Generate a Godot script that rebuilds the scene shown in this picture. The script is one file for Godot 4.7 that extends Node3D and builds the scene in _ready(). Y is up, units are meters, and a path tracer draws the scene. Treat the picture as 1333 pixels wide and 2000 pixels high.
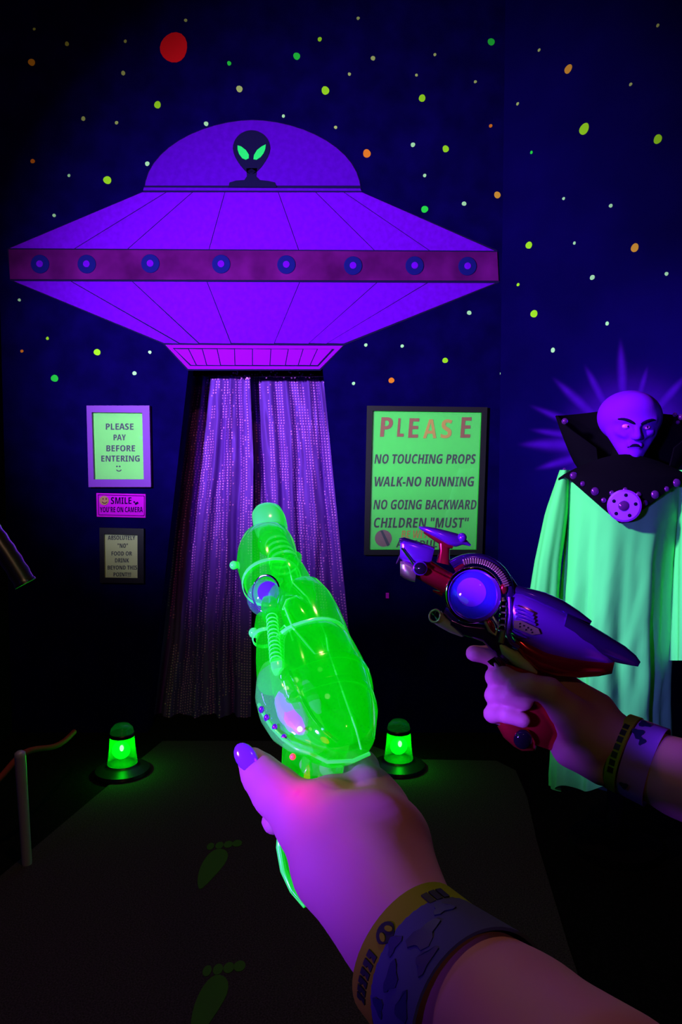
extends Node3D
# A blacklit attraction entrance: flying saucer mural over a sequin curtain, robed alien mannequin, two hands with toy ray guns.

const F := 1428.15            # focal length in pixels of the 1333 x 2000 photograph (70 degrees vertical)
const CAM := Vector3(0, 1.37, 0)
const PITCH := -3.53
const ZW := -3.7              # the mural wall
const ZC := -3.96             # the curtain, set back in the doorway
const XL := -1.70             # left wall
const XR := 0.80              # corner where the angled right wall starts
const CEIL := 3.9
var cam_basis := Basis(Vector3.RIGHT, deg_to_rad(PITCH))
var names := {}
var rng := RandomNumberGenerator.new()
var font_bold := SystemFont.new()
var font_plain := SystemFont.new()
const UV_LIGHT := Color(0.48, 0.25, 1.0)       # the deep violet of the blacklight tubes beside the visitors
const FLOOD_LIGHT := Color(0.77, 0.80, 1.0)     # pale floods on mural and mannequin; fluorescence is put into the paint colours instead

func _ready() -> void:
	rng.seed = 7
	font_bold.font_names = PackedStringArray(["Droid Sans"]); font_bold.font_weight = 700
	font_plain.font_names = PackedStringArray(["Droid Sans"])
	# ---- camera
	var cam := Camera3D.new(); cam.name = "camera"
	cam.fov = 70.0; cam.near = 0.02; cam.far = 60.0
	add_child(cam); cam.position = CAM; cam.basis = cam_basis; cam.current = true
	# ---- environment
	var env := Environment.new()
	env.background_mode = Environment.BG_COLOR; env.background_color = Color.BLACK
	env.ambient_light_source = Environment.AMBIENT_SOURCE_DISABLED
	env.tonemap_mode = Environment.TONE_MAPPER_LINEAR; env.tonemap_exposure = 1.0
	env.sdfgi_enabled = true; env.ssao_enabled = true; env.ssil_enabled = true
	var we := WorldEnvironment.new(); we.name = "environment"; we.environment = env; add_child(we)
	# ---- lamps, all outside the frame, some of them added
	mural_flood(Vector3(-1.40, 1.95, -1.15), Vector3(-0.10, 1.95, ZW), 15.0, 38.0)
	added_mannequin_flood(Vector3(-1.42, 2.42, -0.85), Vector3(1.15, 1.32, -2.62), 18.0, 20.0)
	visitor_flood(Vector3(-1.15, 1.50, 0.55), Vector3(0.40, 1.15, -1.25), 15.0, 14.2)
	blacklight_tube(Vector3(-1.58, 1.60, -1.25), 0.6, 0.42)
	lobby_lamp(Vector3(0.55, 2.85, 1.5), 0.22, "warm pendant lamp hanging in the lobby behind the visitors")
	lobby_lamp(Vector3(-0.45, 3.25, -1.75), 0.56, "added warm pendant lamp hanging over the walkway in front of the mural")  # extra lamp, added to warm the lower curtain and notices
	# ---- the place, then the things in it
	make_materials()
	build_room()
	build_stars()
	build_saucer()
	build_curtains()
	build_signs()
	build_mannequin()
	build_floor_things()
	build_green_gun()
	build_first_person()
	build_chrome_gun()
	build_second_person()

# ------------------------------------------------------------------ places
func at(px: float, py: float, d: float) -> Vector3:          # the point seen at a pixel, d metres in front of the lens
	return CAM + cam_basis * Vector3((px - 666.5) / F * d, (1000.0 - py) / F * d, -d)
func ray(px: float, py: float) -> Vector3:
	return cam_basis * Vector3((px - 666.5) / F, (1000.0 - py) / F, -1.0)
func on_z(px: float, py: float, z: float) -> Vector3:        # ... on a plane facing us
	var r := ray(px, py)
	return CAM + r * ((z - CAM.z) / r.z)
func on_floor(px: float, py: float, y := 0.0) -> Vector3:
	var r := ray(px, py)
	return CAM + r * ((y - CAM.y) / r.y)
func on_right(px: float, py: float, off := 0.0) -> Vector3:  # ... on the angled right wall
	var n := Vector3(-1, 0, 1).normalized()
	var r := ray(px, py)
	return CAM + r * ((Vector3(XR, 0, ZW) + n * off - CAM).dot(n) / r.dot(n))

# ------------------------------------------------------------------ nodes
func numbered(called: String) -> String:
	var n: int = names.get(called, 0)
	names[called] = n + 1
	return called if n == 0 else "%s_%03d" % [called, n]
func tag(o: Node, label: String, category: String, group := "", kind := "") -> void:
	if label: o.set_meta("label", label)
	if category: o.set_meta("category", category)
	if group: o.set_meta("group", group)
	if kind: o.set_meta("kind", kind)
func thing(called: String, base: Vector3, label: String, category: String, group := "") -> Node3D:
	var o := Node3D.new(); o.name = numbered(called); add_child(o); o.position = base
	tag(o, label, category, group)
	return o
func origin_of(p: Node) -> Vector3:
	var s := Vector3.ZERO
	var n := p
	while n != self and n is Node3D:
		s += (n as Node3D).position
		n = n.get_parent()
	return s
func part(parent: Node, called: String, g: G, m: Material, angle := 40.0, label := "") -> MeshInstance3D:  # g is in world places
	var o := MeshInstance3D.new(); o.name = called if parent != self else numbered(called)
	o.mesh = finish(g, -origin_of(parent), angle); o.material_override = null
	(o.mesh as ArrayMesh).surface_set_material(0, m)
	parent.add_child(o, true)
	if label: o.set_meta("label", label)
	return o
func struct_(called: String, g: G, m: Material, angle := 40.0) -> MeshInstance3D:
	var o := part(self, called, g, m, angle)
	o.set_meta("kind", "structure")
	return o

# ------------------------------------------------------------------ shapes
class G:
	var v := PackedVector3Array()
	var t := PackedInt32Array()
	var uv := PackedVector2Array()
	func tri(a: int, b: int, c: int) -> void:
		t.push_back(a); t.push_back(b); t.push_back(c)
	func join(o: G) -> G:
		var n := v.size()
		v.append_array(o.v)
		for k in o.t: t.push_back(k + n)
		return self

func finish(g: G, shift: Vector3, angle: float) -> ArrayMesh:
	var nt := g.t.size() / 3
	var vol := 0.0
	var c0 := Vector3.ZERO
	for p in g.v: c0 += p
	c0 /= maxf(1.0, g.v.size())
	for k in nt:
		vol += (g.v[g.t[3 * k]] - c0).dot((g.v[g.t[3 * k + 1]] - c0).cross(g.v[g.t[3 * k + 2]] - c0))
	var flip := vol < 0.0
	var fn := PackedVector3Array(); fn.resize(nt)
	var has_uv := g.uv.size() == g.v.size()
	var lists := []
	lists.resize(g.v.size())
	for k in g.v.size(): lists[k] = PackedInt32Array()
	for k in nt:
		var a := g.v[g.t[3 * k]]
		var n := (g.v[g.t[3 * k + 1]] - a).cross(g.v[g.t[3 * k + 2]] - a)
		fn[k] = -n if flip else n
		for j in 3: lists[g.t[3 * k + j]].push_back(k)
	var V := PackedVector3Array(); var N := PackedVector3Array(); var U := PackedVector2Array()
	var I := PackedInt32Array()
	if angle >= 179.0:
		V.resize(g.v.size()); N.resize(g.v.size())
		for k in g.v.size():
			V[k] = g.v[k] + shift
			var s := Vector3.ZERO
			for f in lists[k]: s += fn[f]
			N[k] = s.normalized()
		U = g.uv
		I.resize(nt * 3)
		for k in nt:
			I[3 * k] = g.t[3 * k]
			I[3 * k + 1] = g.t[3 * k + (1 if flip else 2)]
			I[3 * k + 2] = g.t[3 * k + (2 if flip else 1)]
	else:
		var cosa := cos(deg_to_rad(angle))
		var un := PackedVector3Array(); un.resize(nt)
		for k in nt: un[k] = fn[k].normalized()
		for k in nt:
			for j in ([0, 1, 2] if flip else [0, 2, 1]):
				var vi := g.t[3 * k + j]
				V.push_back(g.v[vi] + shift)
				if has_uv: U.push_back(g.uv[vi])
				var s := Vector3.ZERO
				for f in lists[vi]:
					if un[f].dot(un[k]) > cosa: s += fn[f]
				N.push_back(s.normalized() if s.length_squared() > 0.0 else Vector3.UP)
	var arr := []
	arr.resize(Mesh.ARRAY_MAX)
	arr[Mesh.ARRAY_VERTEX] = V; arr[Mesh.ARRAY_NORMAL] = N
	if has_uv: arr[Mesh.ARRAY_TEX_UV] = U
	if I.size(): arr[Mesh.ARRAY_INDEX] = I
	var m := ArrayMesh.new()
	m.add_surface_from_arrays(Mesh.PRIMITIVE_TRIANGLES, arr)
	return m

func loft(rings: Array, caps := true) -> G:                   # rings of equal length, joined one to the next
	var g := G.new()
	var n: int = rings[0].size()
	for r in rings:
		for p in r: g.v.push_back(p)
	for i in rings.size() - 1:
		for j in n:
			var a := i * n + j; var b := i * n + (j + 1) % n
			var c := a + n; var d := b + n
			g.tri(a, b, d); g.tri(a, d, c)
	if caps:
		for e in [0, rings.size() - 1]:
			var m := Vector3.ZERO
			for p in rings[e]: m += p
			var ci := g.v.size()
			g.v.push_back(m / n)
			for j in n:
				if e == 0: g.tri(ci, e * n + (j + 1) % n, e * n + j)
				else: g.tri(ci, e * n + j, e * n + (j + 1) % n)
	return g
func ring(c: Vector3, a: Vector3, b: Vector3, n := 20, power := 2.0) -> PackedVector3Array:   # a superellipse with half axes a and b
	var o := PackedVector3Array()
	for k in n:
		var s := TAU * k / n
		var x := cos(s); var y := sin(s)
		o.push_back(c + a * signf(x) * pow(absf(x), 2.0 / power) + b * signf(y) * pow(absf(y), 2.0 / power))
	return o
func tube(path: Array, radii, n := 10, caps := true) -> G:
	var rings := []
	var up := Vector3(0.13, 0.95, 0.27).normalized()
	for k in path.size():
		var d: Vector3 = (path[mini(k + 1, path.size() - 1)] - path[maxi(k - 1, 0)]).normalized()
		var a := d.cross(up).normalized(); var b := d.cross(a).normalized()
		var r: float = radii[k] if radii is Array else radii
		rings.push_back(ring(path[k], a * r, b * r, n))
	return loft(rings, caps)
func lathe(o: Vector3, axis: Vector3, profile: Array, n := 28, ref := Vector3.ZERO) -> G:     # profile of Vector2(radius, height) turned about axis
	axis = axis.normalized()
	var a := (axis.cross(Vector3(0.3, 0.1, 0.94)) if ref == Vector3.ZERO else ref).normalized()
	var b := axis.cross(a)
	var rings := []
	for p in profile: rings.push_back(ring(o + axis * p.y, a * maxf(p.x, 1e-5), b * maxf(p.x, 1e-5), n))
	return loft(rings, true)
func ball(c: Vector3, r: Vector3, bas := Basis.IDENTITY, n := 16) -> G:
	var rings := []
	for k in n / 2 + 1:
		var f := PI * k / (n / 2)
		var w := maxf(sin(f), 0.001)
		rings.push_back(ring(c + bas.y * (cos(f) * r.y), bas.x * r.x * w, bas.z * r.z * w, n))
	return loft(rings, true)
func torus(c: Vector3, a: Vector3, b: Vector3, r: float, n := 28, m := 8, from := 0.0, to := TAU) -> G:  # ring with half axes a and b
	var rings := []
	var axis := a.cross(b).normalized()
	var closed := absf(to - from - TAU) < 0.001
	for k in n + 1:
		var s := lerpf(from, to, float(k) / n)
		var p := a * cos(s) + b * sin(s)
		rings.push_back(ring(c + p, p.normalized() * r, axis * r, m))
	return loft(rings, not closed)
func prism(outline: Array, out: Vector3, depth: float) -> G:  # a flat outline (world points in one plane) given thickness along out
	var g := G.new()
	var n := outline.size()
	var c: Vector3 = outline[0]
	var nn := Vector3.ZERO
	for k in n: nn += (outline[k] - c).cross(outline[(k + 1) % n] - c)
	var w := nn.normalized()
	var e1: Vector3 = (outline[1] - c).normalized(); var e2 := w.cross(e1)
	var flat := PackedVector2Array()
	for p in outline: flat.push_back(Vector2((p - c).dot(e1), (p - c).dot(e2)))
	var tr := Geometry2D.triangulate_polygon(flat)
	var d := out * depth
	for p in outline: g.v.push_back(p)
	for p in outline: g.v.push_back(p + d)
	var up := w.dot(out) > 0
	for k in tr.size() / 3:
		var a := tr[3 * k]; var b := tr[3 * k + 1]; var e := tr[3 * k + 2]
		var ccw := (flat[b] - flat[a]).cross(flat[e] - flat[a]) > 0
		if ccw != up:
			var s := b; b = e; e = s
		g.tri(n + a, n + b, n + e); g.tri(a, e, b)
	var base := g.v.size()
	for k in n:
		var q := base + 4 * k
		g.v.push_back(outline[k]); g.v.push_back(outline[(k + 1) % n])
		g.v.push_back(outline[(k + 1) % n] + d); g.v.push_back(outline[k] + d)
		if up: g.tri(q, q + 1, q + 2); g.tri(q, q + 2, q + 3)
		else: g.tri(q, q + 2, q + 1); g.tri(q, q + 3, q + 2)
	return g
func box(c: Vector3, h: Vector3, bas := Basis.IDENTITY) -> G:
	var o := []
	for s in [Vector2(-1, -1), Vector2(1, -1), Vector2(1, 1), Vector2(-1, 1)]:
		o.push_back(c + bas.x * h.x * s.x + bas.y * h.y * s.y - bas.z * h.z)
	return prism(o, bas.z, 2.0 * h.z)
func rbox(c: Vector3, h: Vector3, bas := Basis.IDENTITY, r := 0.003) -> G:   # a box with chamfered edges
	var rings := []
	for z in [[-h.z, r], [-h.z + r, 0.0], [h.z - r, 0.0], [h.z, r]]:
		var q := PackedVector3Array()
		var x: float = h.x - z[1]; var y: float = h.y - z[1]
		for s in [Vector2(x, -y + r), Vector2(x, y - r), Vector2(x - r, y), Vector2(-x + r, y), Vector2(-x, y - r), Vector2(-x, -y + r), Vector2(-x + r, -y), Vector2(x - r, -y)]:
			q.push_back(c + bas.x * s.x + bas.y * s.y + bas.z * z[0])
		rings.push_back(q)
	return loft(rings)
func sheet(rows: Array, thick: float) -> G:                   # a grid of points made into cloth of some thickness
	var g := G.new()
	var n: int = rows[0].size(); var m := rows.size()
	var nr := []
	for i in m:
		for j in n:
			var du: Vector3 = rows[i][mini(j + 1, n - 1)] - rows[i][maxi(j - 1, 0)]
			var dv: Vector3 = rows[mini(i + 1, m - 1)][j] - rows[maxi(i - 1, 0)][j]
			nr.push_back(du.cross(dv).normalized())
	for s in [0.5, -0.5]:
		for i in m:
			for j in n: g.v.push_back(rows[i][j] + nr[i * n + j] * thick * s)
	var o := m * n
	for i in m - 1:
		for j in n - 1:
			var a := i * n + j
			g.tri(a, a + 1, a + n + 1); g.tri(a, a + n + 1, a + n)
			g.tri(o + a, o + a + n + 1, o + a + 1); g.tri(o + a, o + a + n, o + a + n + 1)
	for j in n - 1:
		g.tri(j, o + j, o + j + 1); g.tri(j, o + j + 1, j + 1)
		var b := (m - 1) * n + j
		g.tri(b, o + b + 1, o + b); g.tri(b, b + 1, o + b + 1)
	for i in m - 1:
		var a := i * n
		g.tri(a, o + a + n, o + a); g.tri(a, a + n, o + a + n)
		var b := i * n + n - 1
		g.tri(b, o + b, o + b + n); g.tri(b, o + b + n, b + n)
	return g
# A smooth body: capsules [a, b, ra, rb] and ellipsoids [centre, basis, radii] joined with a soft minimum, meshed as surface nets.
func body(prims: Array, cell: float, blend: float, cuts := []) -> G:
	var lo := Vector3(1e9, 1e9, 1e9); var hi := -lo
	var boxes := []
	for p in prims:
		var l: Vector3; var h: Vector3
		if p.size() == 4:
			var r := maxf(p[2], p[3])
			l = Vector3(minf(p[0].x, p[1].x), minf(p[0].y, p[1].y), minf(p[0].z, p[1].z)) - Vector3.ONE * r
			h = Vector3(maxf(p[0].x, p[1].x), maxf(p[0].y, p[1].y), maxf(p[0].z, p[1].z)) + Vector3.ONE * r
		else:
			var r2 := maxf(p[2].x, maxf(p[2].y, p[2].z))
			l = p[0] - Vector3.ONE * r2; h = p[0] + Vector3.ONE * r2
		boxes.push_back([l, h])
		lo = Vector3(minf(lo.x, l.x), minf(lo.y, l.y), minf(lo.z, l.z)); hi = Vector3(maxf(hi.x, h.x), maxf(hi.y, h.y), maxf(hi.z, h.z))
	var pad := 3.0 * cell
	lo -= Vector3.ONE * pad; hi += Vector3.ONE * pad
	var nx := int(ceil((hi.x - lo.x) / cell)) + 1; var ny := int(ceil((hi.y - lo.y) / cell)) + 1; var nz := int(ceil((hi.z - lo.z) / cell)) + 1
	var f := PackedFloat32Array(); f.resize(nx * ny * nz)
	var k := 1.0 / blend
	var reach := 4.0 * blend + 1.5 * cell
	for q in prims.size():
		var p: Array = prims[q]
		var l: Vector3 = (boxes[q][0] - Vector3.ONE * reach - lo) / cell; var h: Vector3 = (boxes[q][1] + Vector3.ONE * reach - lo) / cell
		var cap := p.size() == 4
		var A: Vector3 = p[0]
		var ab := Vector3.ZERO; var inv := 0.0; var ra := 0.0; var dr := 0.0
		var bt := Basis.IDENTITY; var rad := Vector3.ONE
		if cap:
			ab = p[1] - A; inv = 1.0 / maxf(ab.length_squared(), 1e-12); ra = p[2]; dr = p[3] - p[2]
		else:
			bt = (p[1] as Basis).transposed(); rad = p[2]
		for z in range(maxi(0, int(l.z)), mini(nz - 1, int(h.z) + 1) + 1):
			for y in range(maxi(0, int(l.y)), mini(ny - 1, int(h.y) + 1) + 1):
				var row := (z * ny + y) * nx
				for x in range(maxi(0, int(l.x)), mini(nx - 1, int(h.x) + 1) + 1):
					var w := lo + Vector3(x, y, z) * cell - A
					var dist: float
					if cap:
						var t := clampf(w.dot(ab) * inv, 0.0, 1.0)
						dist = (w - ab * t).length() - ra - dr * t
					else:
						var e := bt * w
						var k0 := (e / rad).length()
						var k1 := (e / (rad * rad)).length()
						dist = k0 * (k0 - 1.0) / maxf(k1, 1e-6)
					if dist < reach: f[row + x] += exp(-k * dist)
	for i in f.size():
		f[i] = -log(f[i]) * blend if f[i] > 1e-20 else 1.0
	for c in cuts:                                             # hollows: spheres [centre, radius, softness]
		var r: float = c[1] + c[2] + cell
		var l: Vector3 = (c[0] - Vector3.ONE * r - lo) / cell; var h: Vector3 = (c[0] + Vector3.ONE * r - lo) / cell
		for z in range(maxi(0, int(l.z)), mini(nz - 1, int(h.z)) + 1):
			for y in range(maxi(0, int(l.y)), mini(ny - 1, int(h.y)) + 1):
				for x in range(maxi(0, int(l.x)), mini(nx - 1, int(h.x)) + 1):
					var i := (z * ny + y) * nx + x
					var d: float = c[1] - (lo + Vector3(x, y, z) * cell - c[0]).length()
					var hh: float = maxf(c[2] - absf(f[i] - d), 0.0) / c[2]
					f[i] = maxf(f[i], d) + hh * hh * c[2] * 0.25
	var g := G.new()
	var ids := PackedInt32Array(); ids.resize(nx * ny * nz); ids.fill(-1)
	var off := [0, 1, nx, nx + 1, nx * ny, nx * ny + 1, nx * ny + nx, nx * ny + nx + 1]
	var pos := [Vector3(0, 0, 0), Vector3(1, 0, 0), Vector3(0, 1, 0), Vector3(1, 1, 0), Vector3(0, 0, 1), Vector3(1, 0, 1), Vector3(0, 1, 1), Vector3(1, 1, 1)]
	var edges := [[0, 1], [2, 3], [4, 5], [6, 7], [0, 2], [1, 3], [4, 6], [5, 7], [0, 4], [1, 5], [2, 6], [3, 7]]
	for z in nz - 1:
		for y in ny - 1:
			var row := (z * ny + y) * nx
			for x in nx - 1:
				var i := row + x
				var s := f[i] < 0.0
				if (f[i + 1] < 0.0) == s and (f[i + nx] < 0.0) == s and (f[i + nx + 1] < 0.0) == s and (f[i + off[4]] < 0.0) == s and (f[i + off[5]] < 0.0) == s and (f[i + off[6]] < 0.0) == s and (f[i + off[7]] < 0.0) == s:
					continue
				var sum := Vector3.ZERO; var cnt := 0
				for e in edges:
					var fa := f[i + off[e[0]]]; var fb := f[i + off[e[1]]]
					if (fa < 0.0) != (fb < 0.0):
						sum += (pos[e[0]] as Vector3).lerp(pos[e[1]], fa / (fa - fb)); cnt += 1
				ids[i] = g.v.size()
				g.v.push_back(lo + (Vector3(x, y, z) + sum / cnt) * cell)
	var step := [1, nx, nx * ny]
	for z in range(1, nz - 1):
		for y in range(1, ny - 1):
			var row := (z * ny + y) * nx
			for x in range(1, nx - 1):
				var i := row + x
				if ids[i] < 0: continue
				for ax in 3:
					var s := f[i] < 0.0
					if s == (f[i + step[ax]] < 0.0): continue
					var u: int = step[(ax + 1) % 3]; var w: int = step[(ax + 2) % 3]
					var a := ids[i - u - w]; var b := ids[i - w]; var c := ids[i]; var d := ids[i - u]
					if a < 0 or b < 0 or d < 0: continue
					if s: g.tri(a, b, c); g.tri(a, c, d)
					else: g.tri(a, c, b); g.tri(a, d, c)
	return g
func px_poly(pts: Array, z: float) -> Array:
	var o := []
	for p in pts: o.push_back(on_z(p[0], p[1], z))
	return o
func inset(pts: Array, d: float) -> Array:                     # shrink a convex outline given in pixels
	var flat := PackedVector2Array()
	for p in pts: flat.push_back(Vector2(p[0], p[1]))
	var r := Geometry2D.offset_polygon(flat, -d, Geometry2D.JOIN_MITER)
	var o := []
	if r.size():
		for p in r[0]: o.push_back([p.x, p.y])
	return o
# A solid along a row of stations [x0, y0, x1, y1, half thickness, nearer by]: the two pixels are its edges at depth d.
func swell(stations: Array, d: float, n := 16, power := 2.3) -> G:
	var rings := []
	for s in stations:
		var dd: float = d - (s[5] if s.size() > 5 else 0.0)
		var a := at(s[0], s[1], dd); var b := at(s[2], s[3], dd)
		var away := ((a + b) * 0.5 - CAM).normalized()
		rings.push_back(ring((a + b) * 0.5, (b - a) * 0.5, away * s[4], n, power))
	return loft(rings)
func text_mesh(txt: String, f: Font, thick := 0.002) -> Array:  # [vertices, indices] with x and y scaled to 0..1
	var t := TextMesh.new()
	t.text = txt; t.font = f; t.font_size = 64; t.pixel_size = 0.01; t.depth = 0.1; t.curve_step = 1.5
	var arr := t.get_mesh_arrays()
	var v: PackedVector3Array = arr[Mesh.ARRAY_VERTEX]
	if v.is_empty(): return [v, PackedInt32Array(), 1.0]
	var lo := Vector3(1e9, 1e9, 1e9); var hi := -lo
	for p in v:
		lo = Vector3(minf(lo.x, p.x), minf(lo.y, p.y), minf(lo.z, p.z)); hi = Vector3(maxf(hi.x, p.x), maxf(hi.y, p.y), maxf(hi.z, p.z))
	for k in v.size():
		v[k] = Vector3((v[k].x - lo.x) / maxf(hi.x - lo.x, 1e-6), (v[k].y - lo.y) / maxf(hi.y - lo.y, 1e-6), (v[k].z - lo.z) / maxf(hi.z - lo.z, 1e-6) * thick)
	var idx: PackedInt32Array = arr[Mesh.ARRAY_INDEX] if arr[Mesh.ARRAY_INDEX] != null else PackedInt32Array(range(v.size()))
	return [v, idx, (hi.x - lo.x) / maxf(hi.y - lo.y, 1e-6)]
func text_on(parent: Node, txt: String, f: Font, x0: float, y0: float, x1: float, y1: float, z: float, m: Material, slant := 0.0, thick := 0.0015) -> void:
	var tm := text_mesh(txt, f, thick)                          # fills the pixel box x0..x1, y0 (top)..y1 (bottom) on the plane z
	if tm[0].is_empty(): return
	var g := G.new()
	for p in tm[0]:
		var q := on_z(lerpf(x0, x1, p.x) + slant * (p.y - 0.5) * (y1 - y0), lerpf(y1, y0, p.y), z)
		g.v.push_back(q + Vector3(0, 0, p.z))
	g.t = tm[1]
	part(parent, "lettering", g, m, 30.0)

# ------------------------------------------------------------------ materials
var M := {}
func lin(r: float, g: float, b: float, a := 1.0) -> Color:     # a real-world (linear) base colour
	var c := Color(r, g, b, a).linear_to_srgb()
	c.a = a
	return c
func mat(called: String, c: Color, rough := 0.7, metal := 0.0) -> StandardMaterial3D:
	var m := StandardMaterial3D.new()
	m.resource_name = called; m.albedo_color = c; m.roughness = rough; m.metallic = metal
	if rough > 0.65: m.metallic_specular = 0.06
	M[called] = m
	return m
func glow(m: StandardMaterial3D, c: Color, e: float) -> StandardMaterial3D:   # what gives off light: lamps, and dyes that fluoresce under the blacklight
	m.emission_enabled = true; m.emission = c; m.emission_energy_multiplier = e
	return m
func noise_tex(freq: float, a: Color, b: Color, sd: int, size := 256) -> NoiseTexture2D:
	var n := FastNoiseLite.new(); n.seed = sd; n.frequency = freq; n.fractal_octaves = 4
	var t := NoiseTexture2D.new(); t.width = size; t.height = size; t.seamless = true; t.noise = n
	var r := Gradient.new(); r.set_color(0, a); r.set_color(1, b)
	t.color_ramp = r
	return t
func grain(m: StandardMaterial3D, freq: float, lo: float, hi: float, sd: int, scale: float) -> void:  # patchy tone over a colour
	m.albedo_texture = noise_tex(freq, Color(lo, lo, lo), Color(hi, hi, hi), sd)
	m.uv1_triplanar = true; m.uv1_world_triplanar = true; m.uv1_scale = Vector3.ONE * scale
func relief(m: StandardMaterial3D, freq: float, depth: float, sd: int) -> void:
	m.normal_enabled = true; m.normal_scale = depth
	var t := noise_tex(freq, Color.BLACK, Color.WHITE, sd); t.as_normal_map = true; t.bump_strength = 6.0
	m.normal_texture = t
	m.uv1_triplanar = true; m.uv1_world_triplanar = true

func make_materials() -> void:
	# walls and floor
	var w := mat("navy_wall_paint", lin(0.0036, 0.0005, 0.080), 0.85); grain(w, 0.02, 0.72, 1.0, 3, 0.9)
	mat("black_paint", lin(0.006, 0.005, 0.007), 0.9)
	var c := mat("carpet", lin(0.085, 0.066, 0.056), 1.0); grain(c, 0.2, 0.55, 1.0, 5, 3.0)
	var fl := mat("black_floor", lin(0.010, 0.009, 0.008), 0.75); grain(fl, 0.1, 0.6, 1.0, 8, 2.0)
	# the saucer
	var h := mat("violet_hull_paint", lin(0.20, 0.002, 0.80), 0.8); grain(h, 0.05, 0.9, 1.0, 11, 2.0)
	var dm := mat("violet_dome_paint", lin(0.12, 0.002, 0.56), 0.8); grain(dm, 0.05, 0.9, 1.0, 12, 2.0)
	var bd := mat("maroon_band_paint", lin(0.19, 0.006, 0.22), 0.75); grain(bd, 0.015, 0.62, 1.0, 13, 1.0)
	mat("vent_pink_paint", lin(0.36, 0.002, 0.76), 0.8)
	mat("navy_line_paint", lin(0.012, 0.006, 0.060), 0.8)
	mat("porthole_navy", lin(0.010, 0.008, 0.170), 0.7)
	mat("alien_black", lin(0.010, 0.006, 0.050), 0.7)
	mat("alien_eye_green", lin(0.03, 0.95, 0.16), 0.8)
	# star dots: fluorescent paints; olive puts the upper wall's weak light into the colour
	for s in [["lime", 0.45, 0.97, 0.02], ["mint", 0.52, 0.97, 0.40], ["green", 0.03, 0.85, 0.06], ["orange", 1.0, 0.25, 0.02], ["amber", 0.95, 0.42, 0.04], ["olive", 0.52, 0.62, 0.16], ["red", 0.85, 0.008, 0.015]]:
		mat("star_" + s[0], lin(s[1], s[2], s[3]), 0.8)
	# curtain: silver stuff with the violet light put into its colours
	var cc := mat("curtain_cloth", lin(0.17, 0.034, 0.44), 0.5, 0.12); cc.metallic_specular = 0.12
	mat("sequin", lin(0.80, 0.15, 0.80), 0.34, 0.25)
	# signs
	mat("frame_black", lin(0.018, 0.012, 0.020), 0.35)
	mat("frame_violet", lin(0.24, 0.006, 0.50), 0.6)
	mat("sign_paper_green", lin(0.07, 0.97, 0.08), 0.85)
	mat("sign_paper_pale_green", lin(0.26, 0.97, 0.18), 0.85)
	mat("paper_olive", lin(0.78, 0.80, 0.34), 0.7)
	mat("plate_magenta", lin(0.88, 0.008, 0.86), 0.8)
	mat("ink_navy", lin(0.010, 0.002, 0.06), 0.8)
	mat("ink_black", lin(0.005, 0.005, 0.006), 0.8)
	mat("glitter_red", lin(0.50, 0.09, 0.02), 0.4, 0.3)
	mat("glitter_gold", lin(0.90, 0.45, 0.03), 0.4, 0.3)
	mat("disc", lin(0.55, 0.22, 0.26), 0.25, 0.6)
	mat("smiley_orange", lin(0.55, 0.24, 0.10), 0.5)
	var pane := mat("sign_glass", Color(1, 1, 1, 0.05), 0.03); pane.transparency = BaseMaterial3D.TRANSPARENCY_ALPHA
	# mannequin
	var rb := mat("robe_green", lin(0.12, 0.90, 0.20), 0.8)
	mat("yoke_black", lin(0.004, 0.002, 0.006), 0.7)
	mat("gem", lin(0.34, 0.03, 0.60), 0.06, 0.75)
	mat("mask_violet", lin(0.20, 0.003, 0.80), 0.7)
	mat("mask_dark", lin(0.006, 0.002, 0.03), 0.85)
	mat("mask_eye", lin(0.75, 0.04, 0.90), 0.5)
	mat("medallion", lin(0.26, 0.006, 0.62), 0.4, 0.1)
	# floor things
	mat("steel", lin(0.55, 0.47, 0.42), 0.45, 0.35)
	mat("dark_metal", lin(0.02, 0.02, 0.02), 0.35, 0.6)
	mat("rope_rust", lin(0.30, 0.050, 0.025), 0.8)
	mat("hose_silver", lin(0.72, 0.60, 0.72), 0.25, 0.95)
	var bg := mat("beacon_glass", Color(0.02, 0.95, 0.12, 0.25), 0.05); bg.transparency = BaseMaterial3D.TRANSPARENCY_ALPHA
	glow(bg, lin(0.0, 0.085, 0.006), 1.0)
	glow(mat("beacon_bulb", lin(0.6, 1, 0.65), 0.4), Color(0.55, 1.0, 0.6), 3.0)
	glow(mat("beacon_reflector", lin(0.02, 0.6, 0.04), 0.15, 0.5), lin(0.0, 0.30, 0.02), 0.6)
	mat("footprint_green", lin(0.055, 0.16, 0.020), 0.9)
	# people
	var sk := mat("skin", lin(0.58, 0.19, 0.27), 0.6); sk.subsurf_scatter_enabled = true; sk.subsurf_scatter_strength = 0.08
	var nl := mat("nail_violet", lin(0.22, 0.06, 0.62), 0.12); nl.clearcoat_enabled = true; nl.clearcoat = 1.0; nl.clearcoat_roughness = 0.05
	mat("band_yellow", lin(0.26, 0.30, 0.015), 0.7)
	mat("band_paper_lit", lin(0.40, 0.12, 0.62), 0.7)  # pale paper with the violet light on it put into the colour
	mat("band_paper_shaded", lin(0.075, 0.075, 0.17), 0.7)  # same paper as the lit band, darkened for the shade on it
	mat("band_print", lin(0.008, 0.010, 0.008), 0.6)
	mat("band_blue_print", lin(0.012, 0.010, 0.09), 0.6)
	# green gun: clear acid-green plastic that fluoresces
	var gg := mat("green_plastic", Color(0.02, 0.80, 0.03, 0.50), 0.06); gg.transparency = BaseMaterial3D.TRANSPARENCY_ALPHA
	glow(gg, lin(0.0, 0.40, 0.001), 1.0)
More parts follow.
